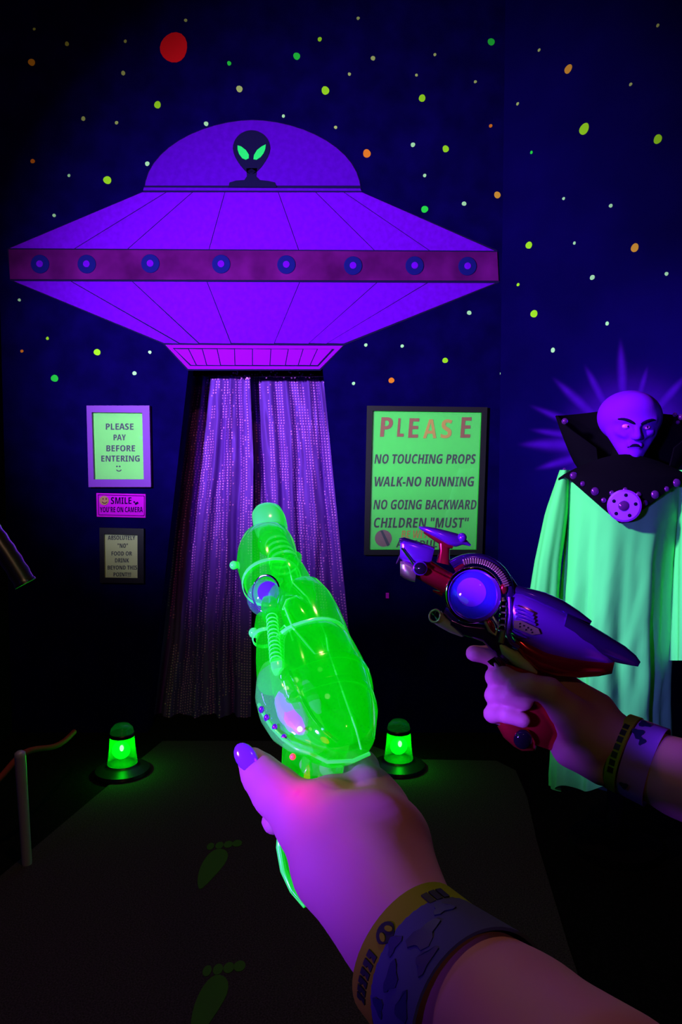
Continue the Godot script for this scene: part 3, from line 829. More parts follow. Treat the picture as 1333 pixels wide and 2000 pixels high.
# ------------------------------------------------------------------ signs
func quad_px(q: Array, z: float) -> Array: return px_poly(q, z)
func frame_part(t: Node, called: String, outer: Array, inner: Array, depth: float, m: Material, bevel: Material) -> void:
	for k in 4:                                                 # four mitred rails
		var a: Array = outer[k]; var b: Array = outer[(k + 1) % 4]; var c: Array = inner[(k + 1) % 4]; var d: Array = inner[k]
		part(t, called, prism(px_poly([a, b, c, d], ZW), Vector3.BACK, depth), m if k in [0, 2] else bevel, 30.0)
func build_signs() -> void:
	# notice: please pay
	var s := thing("framed_notice", on_z(235, 950, ZW), "violet framed pale green notice asking to pay before entering", "sign", "")
	frame_part(s, "frame_rail", [[173, 793], [295, 793], [298, 951], [177, 951]], [[183, 806], [281, 807], [284, 936], [187, 936]], 0.030, M.frame_violet, M.frame_violet)
	part(s, "paper", prism(px_poly([[181, 804], [283, 805], [286, 938], [185, 938]], ZW), Vector3.BACK, 0.008), M.sign_paper_pale_green, 30.0)
	for l in [["PLEASE", 207, 827, 261, 839.5], ["PAY", 222, 848.5, 246, 860], ["BEFORE", 208, 869.5, 264, 881.5], ["ENTERING", 198, 889.5, 273, 901.5]]:
		text_on(s, l[0], font_bold, l[1], l[2], l[3], l[4], ZW + 0.008, M.ink_navy)
	for e in [[229.5, 911], [235, 911]]:
		part(s, "smiley_eye", lathe(on_z(e[0], e[1], ZW), Vector3.BACK, [Vector2(0.0042, 0.007), Vector2(0.0042, 0.0095), Vector2(0, 0.0095)], 12), M.ink_navy)
	part(s, "smiley_mouth", torus(on_z(232.3, 916.5, ZW + 0.0085), Vector3(0.0115, 0, 0), Vector3(0, 0.0095, 0), 0.0024, 14, 6, PI * 1.05, PI * 1.95), M.ink_navy)
	part(s, "glass", prism(px_poly([[184, 807], [280, 808], [283, 935], [188, 935]], ZW + 0.016), Vector3.BACK, 0.002), M.sign_glass)
	# plate: smile
	s = thing("camera_notice_plate", on_z(237, 1010, ZW), "magenta plate with smiley saying you are on camera", "sign")
	part(s, "plate", prism(px_poly([[189, 963], [285, 965], [285, 1011], [190, 1009]], ZW), Vector3.BACK, 0.006), M.plate_magenta, 30.0)
	var b := [[192, 966.5], [282, 968.5], [282, 1007.5], [193, 1005.5]]
	for k in 4:
		var a := on_z(b[k][0], b[k][1], ZW + 0.0065); var c := on_z(b[(k + 1) % 4][0], b[(k + 1) % 4][1], ZW + 0.0065)
		part(s, "border_line", tube([a, c], 0.0016, 6), M.ink_navy)
	text_on(s, "SMILE", font_bold, 217, 971, 257, 984.5, ZW + 0.006, M.ink_navy)
	text_on(s, "YOU'RE ON CAMERA", font_bold, 195.5, 990, 279, 1000.5, ZW + 0.006, M.ink_navy)
	var f := part(s, "smiley_face", lathe(on_z(204.5, 977.5, ZW), Vector3.BACK, [Vector2(0.0235, 0.005), Vector2(0.0235, 0.009), Vector2(0, 0.009)], 24), M.smiley_orange, 30.0)
	for e in [[201.5, 974.5], [207.5, 974.5]]:
		part(f, "smiley_eye", ball(on_z(e[0], e[1], ZW + 0.009), Vector3(0.0025, 0.005, 0.002), Basis.IDENTITY, 8), M.ink_black)
	part(f, "smiley_mouth", torus(on_z(204.5, 978.5, ZW + 0.0095), Vector3(0.013, 0, 0), Vector3(0, 0.011, 0), 0.0018, 14, 6, PI * 1.1, PI * 1.9), M.ink_black)
	part(s, "camera_icon", box(on_z(267, 983, ZW + 0.007), Vector3(0.009, 0.005, 0.0012), Basis(Vector3.BACK, 0.5)), M.ink_navy)
	part(s, "camera_icon", lathe(on_z(262.5, 980.5, ZW + 0.006), Vector3.BACK, [Vector2(0.0045, 0), Vector2(0.0045, 0.003), Vector2(0, 0.003)], 12), M.ink_navy)
	# notice: no food
	s = thing("framed_notice", on_z(238, 1135, ZW), "small olive paper notice in dark frame forbidding food or drink", "sign")
	frame_part(s, "frame_rail", [[197, 1030], [283, 1032], [283, 1138], [198, 1137]], [[206, 1042], [271, 1044], [271, 1128], [207, 1127]], 0.022, M.frame_black, M.frame_black)
	part(s, "paper", prism(px_poly([[205, 1040], [272, 1042], [272, 1130], [206, 1129]], ZW), Vector3.BACK, 0.008), M.paper_olive, 30.0)
	for l in [["ABSOLUTELY", 211, 1046, 264, 1054.5], ["\"NO\"", 230, 1061.5, 250, 1070], ["FOOD OR", 218, 1077, 258, 1085], ["DRINK", 225, 1090.5, 252, 1098.5], ["BEYOND THIS", 210.5, 1104.5, 268, 1112.5], ["POINT!!!", 222, 1118, 256, 1126]]:
		text_on(s, l[0], font_bold, l[1], l[2], l[3], l[4], ZW + 0.008, M.ink_black)
	part(s, "glass", prism(px_poly([[207, 1043], [270, 1045], [270, 1127], [208, 1126]], ZW + 0.014), Vector3.BACK, 0.002), M.sign_glass)
	# big rule sign
	s = thing("framed_rule_sign", on_z(830, 1080, ZW), "large bright green sign of rules in black frame with glitter heading", "sign")
	frame_part(s, "frame_rail", [[717, 793], [951, 796], [941, 1083], [711, 1083]], [[728, 803], [940, 806], [930, 1073], [721, 1073]], 0.022, M.frame_black, M.frame_black)
	part(s, "paper", prism(px_poly([[726, 801], [942, 804], [932, 1075], [719, 1075]], ZW), Vector3.BACK, 0.008), M.sign_paper_green, 30.0)
	var k := 0
	for l in [["P", 744, 767, 815, 853], ["L", 777, 790, 817, 853], ["E", 799, 818, 817, 855], ["A", 828, 854, 819, 856], ["S", 862, 883, 819, 856], ["E", 901, 920, 815, 855]]:
		text_on(s, l[0], font_bold, l[1], l[3], l[2], l[4], ZW + 0.008, M.glitter_gold if k in [3, 4] else M.glitter_red, 3.0 / 38.0, 0.003)
		k += 1
	for l in [["NO TOUCHING PROPS", 733, 887, 929, 906], ["WALK-NO RUNNING", 731, 931, 926, 950], ["NO GOING BACKWARD", 731, 976, 931, 995], ["CHILDREN \"MUST\"", 731, 1011, 915, 1031], ["BE WITH", 785, 1036, 845, 1051], ["AN ADULT", 775, 1055, 865, 1069]]:
		text_on(s, l[0], font_bold, l[1], l[2], l[3], l[4], ZW + 0.008, M.glitter_gold if l[0] == "BE WITH" else M.ink_black, 0.14)
	var st := part(s, "round_disc", lathe(on_z(749, 1051, ZW), Vector3.BACK, [Vector2(0.043, 0.007), Vector2(0.043, 0.010), Vector2(0, 0.011)], 28), M.disc if M.has("disc") else M.glitter_gold, 30.0, "shiny round pink disc")  # pink disc low on the paper, crossed by a dark stripe
	part(st, "stripe", prism(px_poly([[743, 1036], [748, 1036], [762, 1064], [757, 1067]], ZW + 0.009), Vector3.BACK, 0.003), M.mask_dark)
	part(s, "glass", prism(px_poly([[729, 804], [939, 807], [929, 1072], [722, 1072]], ZW + 0.014), Vector3.BACK, 0.002), M.sign_glass)

# ------------------------------------------------------------------ the robed mannequin
const DM := 2.62
var torso_c := [[880, 1224], [930, 1222], [1100, 1208], [1300, 1196], [1560, 1192]]
var torso_w := [[880, 40], [905, 70], [930, 116], [1000, 110], [1100, 104], [1250, 106], [1400, 108], [1560, 112]]
var torso_t := [[880, 0.06], [930, 0.115], [1000, 0.135], [1200, 0.15], [1560, 0.17]]
func chest(px: float, py: float, off := 0.0) -> Vector3:       # a point on the front of the robe
	var c := lerp_list(torso_c, py); var w := lerp_list(torso_w, py) * 1.22; var th := lerp_list(torso_t, py)
	var x := clampf((px - c) / w, -0.98, 0.98)
	return at(px, py, DM - th * sqrt(1.0 - x * x) - off)
func build_mannequin() -> void:
	var foot := at(1205, 1500, DM); foot.y = 0.0
	var t := thing("alien_mannequin", foot, "bald violet alien mannequin in green robe with jewelled black collar", "mannequin")
	# robe with hanging folds
	var nz := FastNoiseLite.new(); nz.seed = 5; nz.frequency = 1.0
	var rings := []
	var ys := []
	for k in 41: ys.push_back(lerpf(900.0, 1540.0, pow(k / 40.0, 0.9)))
	for y in ys:
		var c := lerp_list(torso_c, y); var w := lerp_list(torso_w, y); var th := lerp_list(torso_t, y)
		var q := PackedVector3Array()
		var drop: float = clampf((y - 960.0) / 300.0, 0.0, 1.0)
		for j in 120:
			var s := TAU * j / 120.0
			var f: float = 1.0 + drop * (0.095 * sin(s * 8.0 + 1.2 * nz.get_noise_2d(s * 1.5, y * 0.004)) + 0.030 * sin(s * 17.0 + y * 0.004) + 0.02 * nz.get_noise_2d(s * 3.0, y * 0.006))
			var yy: float = y + (6.0 * sin(s * 7.0) if y > 1530.0 else 0.0)
			var m := at(c + w * cos(s) * f, yy, DM)
			q.push_back(m + (m - CAM).normalized() * (-th * sin(s) * f * (1.0 + 0.0)))
		rings.push_back(q)
	part(t, "robe", loft(rings, false), M.robe_green, 179.0)
	for side in [-1, 1]:                                        # bell sleeves hanging at the sides
		var sl := []
		for k in 22:
			var f := k / 21.0
			var y := lerpf(918.0, 1290.0, f)
			var xo: float = lerp_list([[918, 1094], [1000, 1066], [1100, 1045], [1180, 1033], [1290, 1030]], y)
			var xi: float = lerp_list([[918, 1114], [1000, 1112], [1100, 1098], [1180, 1093], [1290, 1096]], y)
			if side > 0:
				xo = lerp_list([[918, 1349], [1000, 1372], [1100, 1386], [1290, 1392]], y); xi = lerp_list([[918, 1326], [1000, 1326], [1100, 1318], [1290, 1310]], y)
			var q := PackedVector3Array()
			for j in 64:
				var s := TAU * j / 64.0
				var fo: float = 1.0 + f * (0.12 * sin(s * 5.0 + 0.8 + y * 0.003) + 0.06 * sin(s * 9.0 + y * 0.006))
				var m := at((xo + xi) * 0.5 + absf(xi - xo) * 0.5 * cos(s) * fo, y, DM - 0.02)
				q.push_back(m + (m - CAM).normalized() * (-(0.05 + 0.045 * f) * sin(s) * fo))
			sl.push_back(q)
		part(t, "sleeve", loft(sl, false), M.robe_green, 179.0)
	part(t, "stand", lathe(foot, Vector3.UP, [Vector2(0.16, 0.0), Vector2(0.16, 0.03), Vector2(0.03, 0.05), Vector2(0.03, 0.9)], 28), M.black_paint)
	# black yoke coming to a point on the chest
	var rows := []
	for i in 15:
		var r := PackedVector3Array()
		for j in 25:
			var u := j / 24.0
			var x := lerpf(1092.0, 1352.0, u)
			var top := 888.0 + 46.0 * pow(absf(u - 0.5) * 2.0, 1.7)
			var bot: float = lerp_list([[1080, 936], [1096, 922], [1215, 1025], [1346, 926], [1364, 940]], x)
			var y := lerpf(top, maxf(bot, top + 4.0), i / 14.0)
			r.push_back(chest(x, y, 0.016))
		rows.push_back(r)
	var yoke := part(t, "yoke", sheet(rows, 0.006), M.yoke_black, 50.0)
	# standing collar
	var nk := at(1232, 905, DM + 0.0)
	var cr := []
	for i in 9:
		var f := i / 8.0
		var r := PackedVector3Array()
		for j in 41:
			var a := deg_to_rad(lerpf(-128.0, 128.0, j / 40.0))     # 0 is behind the neck
			var side := pow(absf(sin(a)), 1.3)
			var r0 := lerpf(0.10, 0.175, side); var r1 := lerpf(0.115, 0.262, side)
			if absf(a) > deg_to_rad(90): r1 *= 1.0 - 0.22 * (absf(a) - deg_to_rad(90)) / deg_to_rad(38)
			var h := lerpf(0.205, 0.172, side) * (1.0 if absf(a) < deg_to_rad(90) else lerpf(1.0, 0.30, (absf(a) - deg_to_rad(90)) / deg_to_rad(38)))
			var rr := lerpf(r0, r1, pow(f, 0.8))
			r.push_back(nk + Vector3(sin(a) * rr, -0.02 + (h + 0.02) * f, -cos(a) * rr * 0.55 - 0.02))
		cr.push_back(r)
	var collar := part(t, "collar", sheet(cr, 0.006), M.yoke_black, 60.0)
	part(t, "neck", tube([nk + Vector3(0, -0.04, -0.01), nk + Vector3(0, 0.03, 0.0), nk + Vector3(0.0, 0.09, 0.0)], [0.085, 0.066, 0.055], 24), M.yoke_black, 60.0)
	# jewels
	for q in [[1121, 929, 7.2], [1139, 945, 5], [1163, 960, 8], [1180, 977, 5], [1196, 963, 5], [1222, 957, 5], [1248, 966, 5.2], [1261, 982, 5], [1280, 966, 8], [1303, 955, 5], [1322, 943, 8], [1216, 1017, 3.6], [1103, 917, 3.4], [1338, 936, 5]]:
		var p := chest(q[0], q[1], 0.021)
		var rr: float = q[2] / F * DM
		part(yoke, "gem", ball(p, Vector3(rr, rr, rr * 0.55), cam_basis, 12), M.gem, 60.0)
	for q in [[1104, 823, 6.5], [1319, 810, 4.5], [1331, 815, 6], [1325, 825, 4]]:
		var rr: float = q[2] / F * DM
		part(collar, "gem", ball(at(q[0], q[1], DM - 0.012), Vector3.ONE * rr, cam_basis, 12), M.gem, 60.0)
	var mp := chest(1220, 988, 0.034)
	var face := (CAM - mp).normalized()
	var md := part(t, "medallion", lathe(mp, face, [Vector2(0.0545, -0.004), Vector2(0.0545, 0.004), Vector2(0.048, 0.008), Vector2(0.0, 0.009)], 36), M.medallion, 30.0)
	var ma := face.cross(Vector3.UP).normalized(); var mb := ma.cross(face)
	for k in 5:
		var s := TAU * (k + 0.35) / 5.0
		part(md, "stud", ball(mp + (ma * cos(s) + mb * sin(s)) * 0.036 + face * 0.008, Vector3.ONE * 0.0062, Basis.IDENTITY, 10), M.mask_dark, 60.0)
	part(md, "gem", ball(mp + face * 0.009, Vector3(0.021, 0.018, 0.010), cam_basis, 14), M.gem, 60.0)
	# head: a mask with swollen cranium, turned a little away from the doorway
	var hc := at(1231, 832, DM - 0.01)
	var hb := Basis.looking_at(hc - CAM, Vector3.UP) * Basis(Vector3.UP, deg_to_rad(13.0)) * Basis(Vector3.BACK, deg_to_rad(-3.0))
	var h := func(x: float, y: float, z: float) -> Vector3: return hc + hb * Vector3(x, y, z)
	var prims := [
		[h.call(0.0, 0.032, -0.015), hb, Vector3(0.110, 0.094, 0.118)], [h.call(0.0, 0.062, 0.045), hb, Vector3(0.070, 0.055, 0.060)],
		[h.call(0, -0.02, 0.035), h.call(0, -0.085, 0.058), 0.068, 0.036], [h.call(0, -0.085, 0.058), h.call(0.0, -0.104, 0.072), 0.030, 0.022],
		[h.call(-0.045, -0.02, 0.03), h.call(-0.018, -0.09, 0.055), 0.040, 0.026], [h.call(0.045, -0.02, 0.03), h.call(0.018, -0.09, 0.055), 0.040, 0.026],
		[h.call(-0.050, -0.020, 0.070), h.call(-0.034, -0.034, 0.082), 0.015, 0.012], [h.call(0.050, -0.020, 0.070), h.call(0.034, -0.034, 0.082), 0.015, 0.012],
		[h.call(-0.060, 0.022, 0.074), h.call(-0.010, 0.008, 0.102), 0.010, 0.010], [h.call(0.060, 0.022, 0.074), h.call(0.010, 0.008, 0.102), 0.010, 0.010],
		[h.call(0, 0.006, 0.100), h.call(0, -0.036, 0.122), 0.0085, 0.0115], [h.call(-0.010, -0.038, 0.110), h.call(0.010, -0.038, 0.110), 0.0095, 0.0095],
		[h.call(-0.016, -0.066, 0.094), h.call(0.016, -0.066, 0.094), 0.009, 0.009]]
	var cuts := [[h.call(-0.034, -0.004, 0.106), 0.016, 0.010], [h.call(0.034, -0.004, 0.106), 0.016, 0.010], [h.call(-0.050, -0.058, 0.088), 0.016, 0.014], [h.call(0.050, -0.058, 0.088), 0.016, 0.014]]
	var head := part(t, "head", body(prims, 0.0042, 0.0045, cuts), M.mask_violet, 179.0)
	for s in [-1, 1]:
		var ep: Vector3 = h.call(0.034 * s, -0.003, 0.091)
		var eye := part(head, "eye", ball(ep, Vector3(0.0135, 0.0085, 0.0075), hb, 14), M.mask_eye, 60.0)
		part(eye, "pupil", ball(ep + hb * Vector3(0.004 - 0.002 * s, 0.0, 0.0068), Vector3(0.0026, 0.0042, 0.0015), hb, 10), M.mask_dark, 60.0)
		var br := []
		for k in 7:
			var f := k / 6.0
			br.push_back(h.call(s * lerpf(0.010, 0.062, f), 0.006 + 0.016 * sin(f * 1.9), lerpf(0.114, 0.090, f * f)))
		part(head, "eyebrow", tube(br, [0.0028, 0.0048, 0.0052, 0.0050, 0.0044, 0.0036, 0.0020], 8), M.mask_dark, 60.0)
	var mo := []
	for k in 11:
		var f := k / 5.0 - 1.0
		mo.push_back(h.call(0.024 * f, -0.066 - 0.009 * f * f, 0.1035 - 0.011 * f * f))
	part(head, "mouth", tube(mo, [0.0012, 0.003, 0.004, 0.0045, 0.0048, 0.005, 0.0048, 0.0045, 0.004, 0.003, 0.0012], 8), M.mask_dark, 60.0)

# ------------------------------------------------------------------ things on and near the floor
func build_floor_things() -> void:
	beacon(on_floor(240, 1511), "green beacon lantern on black base beside the silver post", 1.0)
	beacon(on_floor(779, 1502), "green beacon lantern on black base below the large rule sign", 1.0)
	# low barrier post and its rope
	var p := on_floor(53, 1692)
	var t := thing("barrier_post", p, "short silver barrier post at the edge of the walkway", "post")
	var h := 0.405
	part(t, "shaft", lathe(p, Vector3(-0.035, 1, 0), [Vector2(0.015, 0.0), Vector2(0.0165, 0.02), Vector2(0.0185, h - 0.02), Vector2(0.0175, h - 0.006), Vector2(0.010, h), Vector2(0, h)], 24), M.steel, 50.0)
	part(t, "foot", lathe(p, Vector3.UP, [Vector2(0.03, 0.0), Vector2(0.03, 0.004), Vector2(0.016, 0.008)], 24), M.dark_metal)
	var a := at(-60, 1552, 2.42); var b := at(40, 1488, 2.60); var c := at(140, 1434, 3.2)
	var path := []
	for k in 19:
		var f := k / 18.0
		var q := a.lerp(b, minf(f * 2.0, 1.0)) if f < 0.5 else b.lerp(c, f * 2.0 - 1.0)
		path.push_back(q + Vector3(0, -0.02 * sin(f * PI * 3.0), -0.03))
	var rp := part(self, "barrier_rope", tube(path, 0.011, 12), M.rope_rust, 60.0)
	tag(rp, "rust coloured barrier rope passing behind the silver post", "rope")
	# ribbed silver hose hanging in from the left wall
	var hp := []
	for k in 201:
		var f := k / 200.0
		var h0 := at(50, 1140, 1.06)
		var h1 := h0 + Vector3(-0.30, 0.56, 0.02); var h2 := Vector3(XL + 0.30, 1.78, -0.72); var h3 := Vector3(XL + 0.01, 1.75, -0.60)
		hp.push_back(h0.bezier_interpolate(h1, h2, h3, f))
	var rr := []
	for k in hp.size(): rr.push_back(0.0142 + (0.0012 if k % 2 == 0 else 0.0))
	var hs := thing("flexible_hose", Vector3(hp[200].x, hp[200].y, hp[200].z), "ribbed silver flexible hose hanging down from the black left wall", "hose")
	part(hs, "tube", tube(hp, rr, 24), M.hose_silver, 25.0)
	part(hs, "cuff", tube([hp[0], hp[0].lerp(hp[1], 0.4)], 0.0158, 24), M.hose_silver)
	part(hs, "wall_socket", lathe(Vector3(XL, 1.75, -0.60), Vector3.RIGHT, [Vector2(0.04, 0), Vector2(0.04, 0.02), Vector2(0.018, 0.03)], 20), M.dark_metal)
	# painted footprints
	footprint(on_floor(412, 1700), 1.0, "green alien footprint on the carpet nearer to the curtain")
	footprint(on_floor(405, 1972), 0.92, "green alien footprint on the carpet farther from the curtain")
func footprint(c: Vector3, s: float, label: String) -> void:
	c.y = 0.008
	var t := thing("footprint_decal", c, label, "footprint")
	var turn := Basis(Vector3.UP, -0.10)
	var sole := []
	for k in 28:
		var a := TAU * k / 28.0
		var y := sin(a) * 0.125
		var w := 0.036 + 0.016 * clampf(y / 0.125, -1.0, 1.0)
		sole.push_back(c + turn * (Vector3(cos(a) * w * (1.0 + 0.1 * sin(a * 2.0)), 0, -y) * s))
	part(t, "sole", prism(sole, Vector3.UP, 0.0015), M.footprint_green, 30.0)
	for k in 4:
		var d := c + turn * (Vector3(-0.040 + 0.030 * k, 0, -0.138 - 0.010 * k) * s)
		var toe := []
		for j in 14:
			var a := TAU * j / 14.0
			toe.push_back(d + Vector3(cos(a) * (0.013 + 0.0015 * k), 0, sin(a) * 0.024) * s)
		part(t, "toe", prism(toe, Vector3.UP, 0.0015), M.footprint_green, 30.0)
func beacon(p: Vector3, label: String, s: float) -> void:
	p.y = 0.0
	if p.z > -3.45: p.y = 0.008
	var t := thing("beacon_lamp", p, label, "lamp", "")
	part(t, "base", lathe(p, Vector3.UP, [Vector2(0.118, 0.0), Vector2(0.124, 0.004), Vector2(0.118, 0.016), Vector2(0.074, 0.030), Vector2(0.066, 0.042)], 36), M.dark_metal, 40.0)
	var o := p + Vector3(0, 0.042, 0)
	part(t, "glass", lathe(o, Vector3.UP, [Vector2(0.066, 0.0), Vector2(0.063, 0.02), Vector2(0.057, 0.07), Vector2(0.054, 0.115), Vector2(0.050, 0.125)], 32), M.beacon_glass, 60.0)
	part(t, "collar_ring", lathe(o + Vector3(0, 0.122, 0), Vector3.UP, [Vector2(0.054, 0), Vector2(0.056, 0.004), Vector2(0.056, 0.012), Vector2(0.052, 0.016)], 32), M.dark_metal)
	part(t, "cap", lathe(o + Vector3(0, 0.138, 0), Vector3.UP, [Vector2(0.052, 0), Vector2(0.047, 0.02), Vector2(0.032, 0.036), Vector2(0.0, 0.043)], 32), M.beacon_glass, 60.0)
	part(t, "reflector", lathe(o + Vector3(-0.004, 0.062, -0.004), Vector3(0.15, 0.1, 1).normalized(), [Vector2(0.040, 0.02), Vector2(0.037, 0.018), Vector2(0.02, -0.012), Vector2(0.0, -0.016)], 24), M.beacon_reflector, 60.0)
	part(t, "bulb", ball(o + Vector3(0.004, 0.075, 0.022), Vector3(0.009, 0.014, 0.009)), M.beacon_bulb, 60.0)
	var l := OmniLight3D.new(); l.name = "beacon_light"; add_child(l, true); l.position = o + Vector3(0.004, 0.075, 0.022)
	l.light_color = Color(0.02, 1.0, 0.10); l.light_energy = 0.038; l.omni_range = 10; l.omni_attenuation = 2.0; l.light_size = 0.012; l.shadow_enabled = true

# ------------------------------------------------------------------ the green ray gun, seen from behind
var GA := Vector3.ZERO; var GB := Vector3.ZERO                 # rear and front of its axis
func gun_s(py: float) -> float:                                # how far along the axis a pixel row lies
	return (0.5 * (1415.0 - py)) / (0.3 * py - (0.8 * 1020.0 - 0.5 * 1415.0))
func gp(px: float, py: float, near := 0.0) -> Vector3:         # a point beside the axis, near metres towards us from it
	return at(px, py, 0.5 + 0.3 * gun_s(py) - near)
func gun_loft(st: Array, n := 24, power := 2.2, hf := 0.9, caps := true) -> G:   # stations [x, y, half width in pixels, height factor, raised]
	var rings := []
	var ax := (GB - GA).normalized()
	for s in st:
		var near: float = s[4] if s.size() > 4 else 0.0
		var c := gp(s[0], s[1], near)
		var view := (c - CAM).normalized()
		var r := ax.cross(view).normalized()
		var u := r.cross(ax).normalized()
		var w: float = s[2] / F * (c - CAM).dot(-cam_basis.z)
		rings.push_back(ring(c, r * w, u * w * (s[3] if s.size() > 3 else hf), n, power))
	return loft(rings, caps)
func gun_line(pts: Array, r: float) -> G:
	var path := []
	for p in pts: path.push_back(gp(p[0], p[1], p[2]))
	return tube(path, r, 8)
func build_green_gun() -> void:
	GA = at(625, 1415, 0.5); GB = at(528, 1020, 0.8)
	var ax := (GB - GA).normalized()
	var t := thing("toy_ray_gun", at(640, 1770, 0.45), "translucent glowing green toy ray gun held towards the curtain", "toy gun")
	# bell at the front, nozzle and tip
	part(t, "nose_bell", gun_loft([[517, 1039, 14], [519, 1046, 34], [521, 1060, 49], [522, 1078, 57], [523, 1098, 60], [527, 1118, 58], [531, 1136, 54], [532, 1141, 50]], 32), M.green_plastic, 50.0)
	part(t, "bell_ring", gun_loft([[530, 1134, 56.5], [531, 1136, 58.5], [532, 1138.5, 58.5], [532, 1140, 56.5]], 32, 2.2, 0.9, false), M.tip_mint_edge_glow, 40.0)
	part(t, "nozzle", gun_loft([[527, 1040, 21], [530, 1052, 24], [533, 1062, 30], [534, 1066, 26]], 24), M.green_plastic, 50.0)
	var tip := part(t, "nozzle_tip", gun_loft([[517, 997, 12], [519, 1000, 22], [523, 1008, 30], [527, 1020, 32.5], [530, 1032, 32], [532, 1041, 27], [532, 1046, 19], [533, 1050, 18], [533, 1056, 21]], 28, 2.4), M.tip_mint_edge_glow, 60.0)
	part(tip, "tip_groove", gun_line([[506, 1030, 0.016], [520, 1026, 0.022], [536, 1027, 0.022], [556, 1034, 0.016]], 0.0012), M.green_plastic)
	for k in 8:                                                 # ribs on the neck
		var f := k / 7.0
		part(t, "neck_rib", gun_loft([[lerpf(541, 557, f), lerpf(1064, 1104, f) - 1.6, lerpf(22, 29, f), 0.9, 0.022], [lerpf(541, 557, f), lerpf(1064, 1104, f) + 1.6, lerpf(23.5, 30.5, f), 0.9, 0.022], [lerpf(541, 557, f), lerpf(1064, 1104, f) + 3.4, lerpf(22, 29, f), 0.9, 0.022]], 20, 2.2, 0.9, false), M.tip_mint_edge_glow if k % 2 == 0 else M.green_plastic, 40.0)
	part(t, "neck", gun_loft([[540, 1062, 20, 0.9, 0.02], [556, 1100, 27, 0.9, 0.02], [564, 1118, 33, 0.9, 0.018], [573, 1140, 36, 0.9, 0.012], [580, 1158, 38, 0.9, 0.006], [584, 1170, 34, 0.9, 0.0]], 24), M.green_plastic, 50.0)
	part(t, "side_bump", gun_loft([[574, 1080, 6, 1.0, 0.006], [579, 1088, 11, 1.0, 0.006], [577, 1098, 11, 1.0, 0.006], [572, 1106, 5, 1.0, 0.006]], 14), M.green_plastic, 60.0)
	for k in [[457, 1104, 8.5, 0.0], [496, 1236, 10, 0.0]]:
		var c := gp(k[0], k[1], k[3])
		var r: float = k[2] / F * (c - CAM).length()
		part(t, "knob", ball(c, Vector3.ONE * r, Basis.IDENTITY, 14), M.tip_mint_edge_glow, 60.0)
	# clear orb set in the left flank
	var oc := gp(519, 1168, 0.008)
	part(t, "orb", ball(oc, Vector3.ONE * 0.0165, Basis.IDENTITY, 24), M.orb_clear, 60.0)
	part(t, "orb_disc", lathe(gp(524, 1156, 0.014), (CAM - oc).normalized(), [Vector2(0.0095, -0.002), Vector2(0.0095, 0.001), Vector2(0.0, 0.002)], 24), M.purple_chrome, 40.0)
	part(t, "orb_ring", torus(gp(521, 1160, 0.014), cam_basis.x * 0.0125 + cam_basis.z * 0.004, cam_basis.y * 0.0165, 0.0011, 28, 8), M.chrome, 60.0)
	# core that joins it all
	part(t, "core", gun_loft([[556, 1150, 34], [566, 1185, 44], [574, 1230, 52], [586, 1285, 62], [600, 1340, 68], [622, 1395, 68], [640, 1430, 60]], 20), M.green_plastic, 50.0)
	# shells, each with a lip
	part(t, "mid_shell", gun_loft([[586, 1148, 26, 0.9, 0.01], [592, 1160, 42, 0.9, 0.01], [604, 1185, 50, 0.9, 0.01], [614, 1215, 55, 0.9, 0.008], [624, 1245, 58, 0.9, 0.006], [634, 1272, 58, 0.9, 0.004], [638, 1281, 54, 0.9, 0.004]], 28, 2.3), M.green_plastic, 40.0)
	part(t, "petal", gun_loft([[560, 1168, 12, 0.8, 0.026], [572, 1182, 26, 0.8, 0.026], [586, 1204, 34, 0.8, 0.024], [602, 1232, 36, 0.8, 0.022], [618, 1258, 28, 0.8, 0.020], [630, 1276, 14, 0.8, 0.018]], 24, 2.2), M.green_plastic, 50.0)
	part(t, "flank_shell", gun_loft([[516, 1206, 16], [517, 1226, 20], [525, 1255, 24], [530, 1290, 30], [540, 1330, 38]], 20), M.green_plastic, 50.0)
	part(t, "flank_cuff", gun_loft([[516, 1242, 22.5], [517, 1244, 25], [518, 1247, 25], [518, 1249, 22.5]], 20, 2.2, 0.9, false), M.tip_mint_edge_glow, 40.0)
	part(t, "bracket", gun_loft([[524, 1172, 10, 1.0, 0.02], [527, 1182, 16, 1.0, 0.02], [529, 1196, 18, 1.0, 0.02], [529, 1201, 16, 1.0, 0.02]], 16, 4.0), M.green_plastic, 40.0)
	part(t, "rear_shell", gun_loft([[606, 1258, 58], [611, 1268, 74], [618, 1290, 81], [627, 1325, 90], [634, 1352, 94], [642, 1385, 93], [652, 1415, 86], [662, 1442, 72], [670, 1460, 54], [676, 1472, 30], [678, 1476, 8]], 32, 2.5), M.green_plastic, 40.0)
	part(t, "rear_shell_rib", gun_loft([[632, 1346, 95], [634, 1352, 97], [636, 1358, 95]], 32, 2.5), M.green_plastic, 30.0)
	part(t, "rear_shell_rib", gun_loft([[644, 1391, 93.5], [646, 1396, 94], [648, 1401, 91.5]], 32, 2.5), M.green_plastic, 30.0)
	part(t, "rear_lip", gun_loft([[608, 1265, 73], [609, 1267, 76.5], [610, 1269, 76.5], [611, 1271, 74]], 32, 2.5, 0.9, false), M.tip_mint_edge_glow, 30.0)
	part(t, "side_pod", gun_loft([[530, 1296, 10], [535, 1308, 26, 0.9], [543, 1330, 42], [551, 1360, 52], [562, 1390, 55], [578, 1420, 52], [598, 1444, 42], [614, 1458, 24], [622, 1464, 8]], 28), M.pod_sheen_plastic, 50.0)
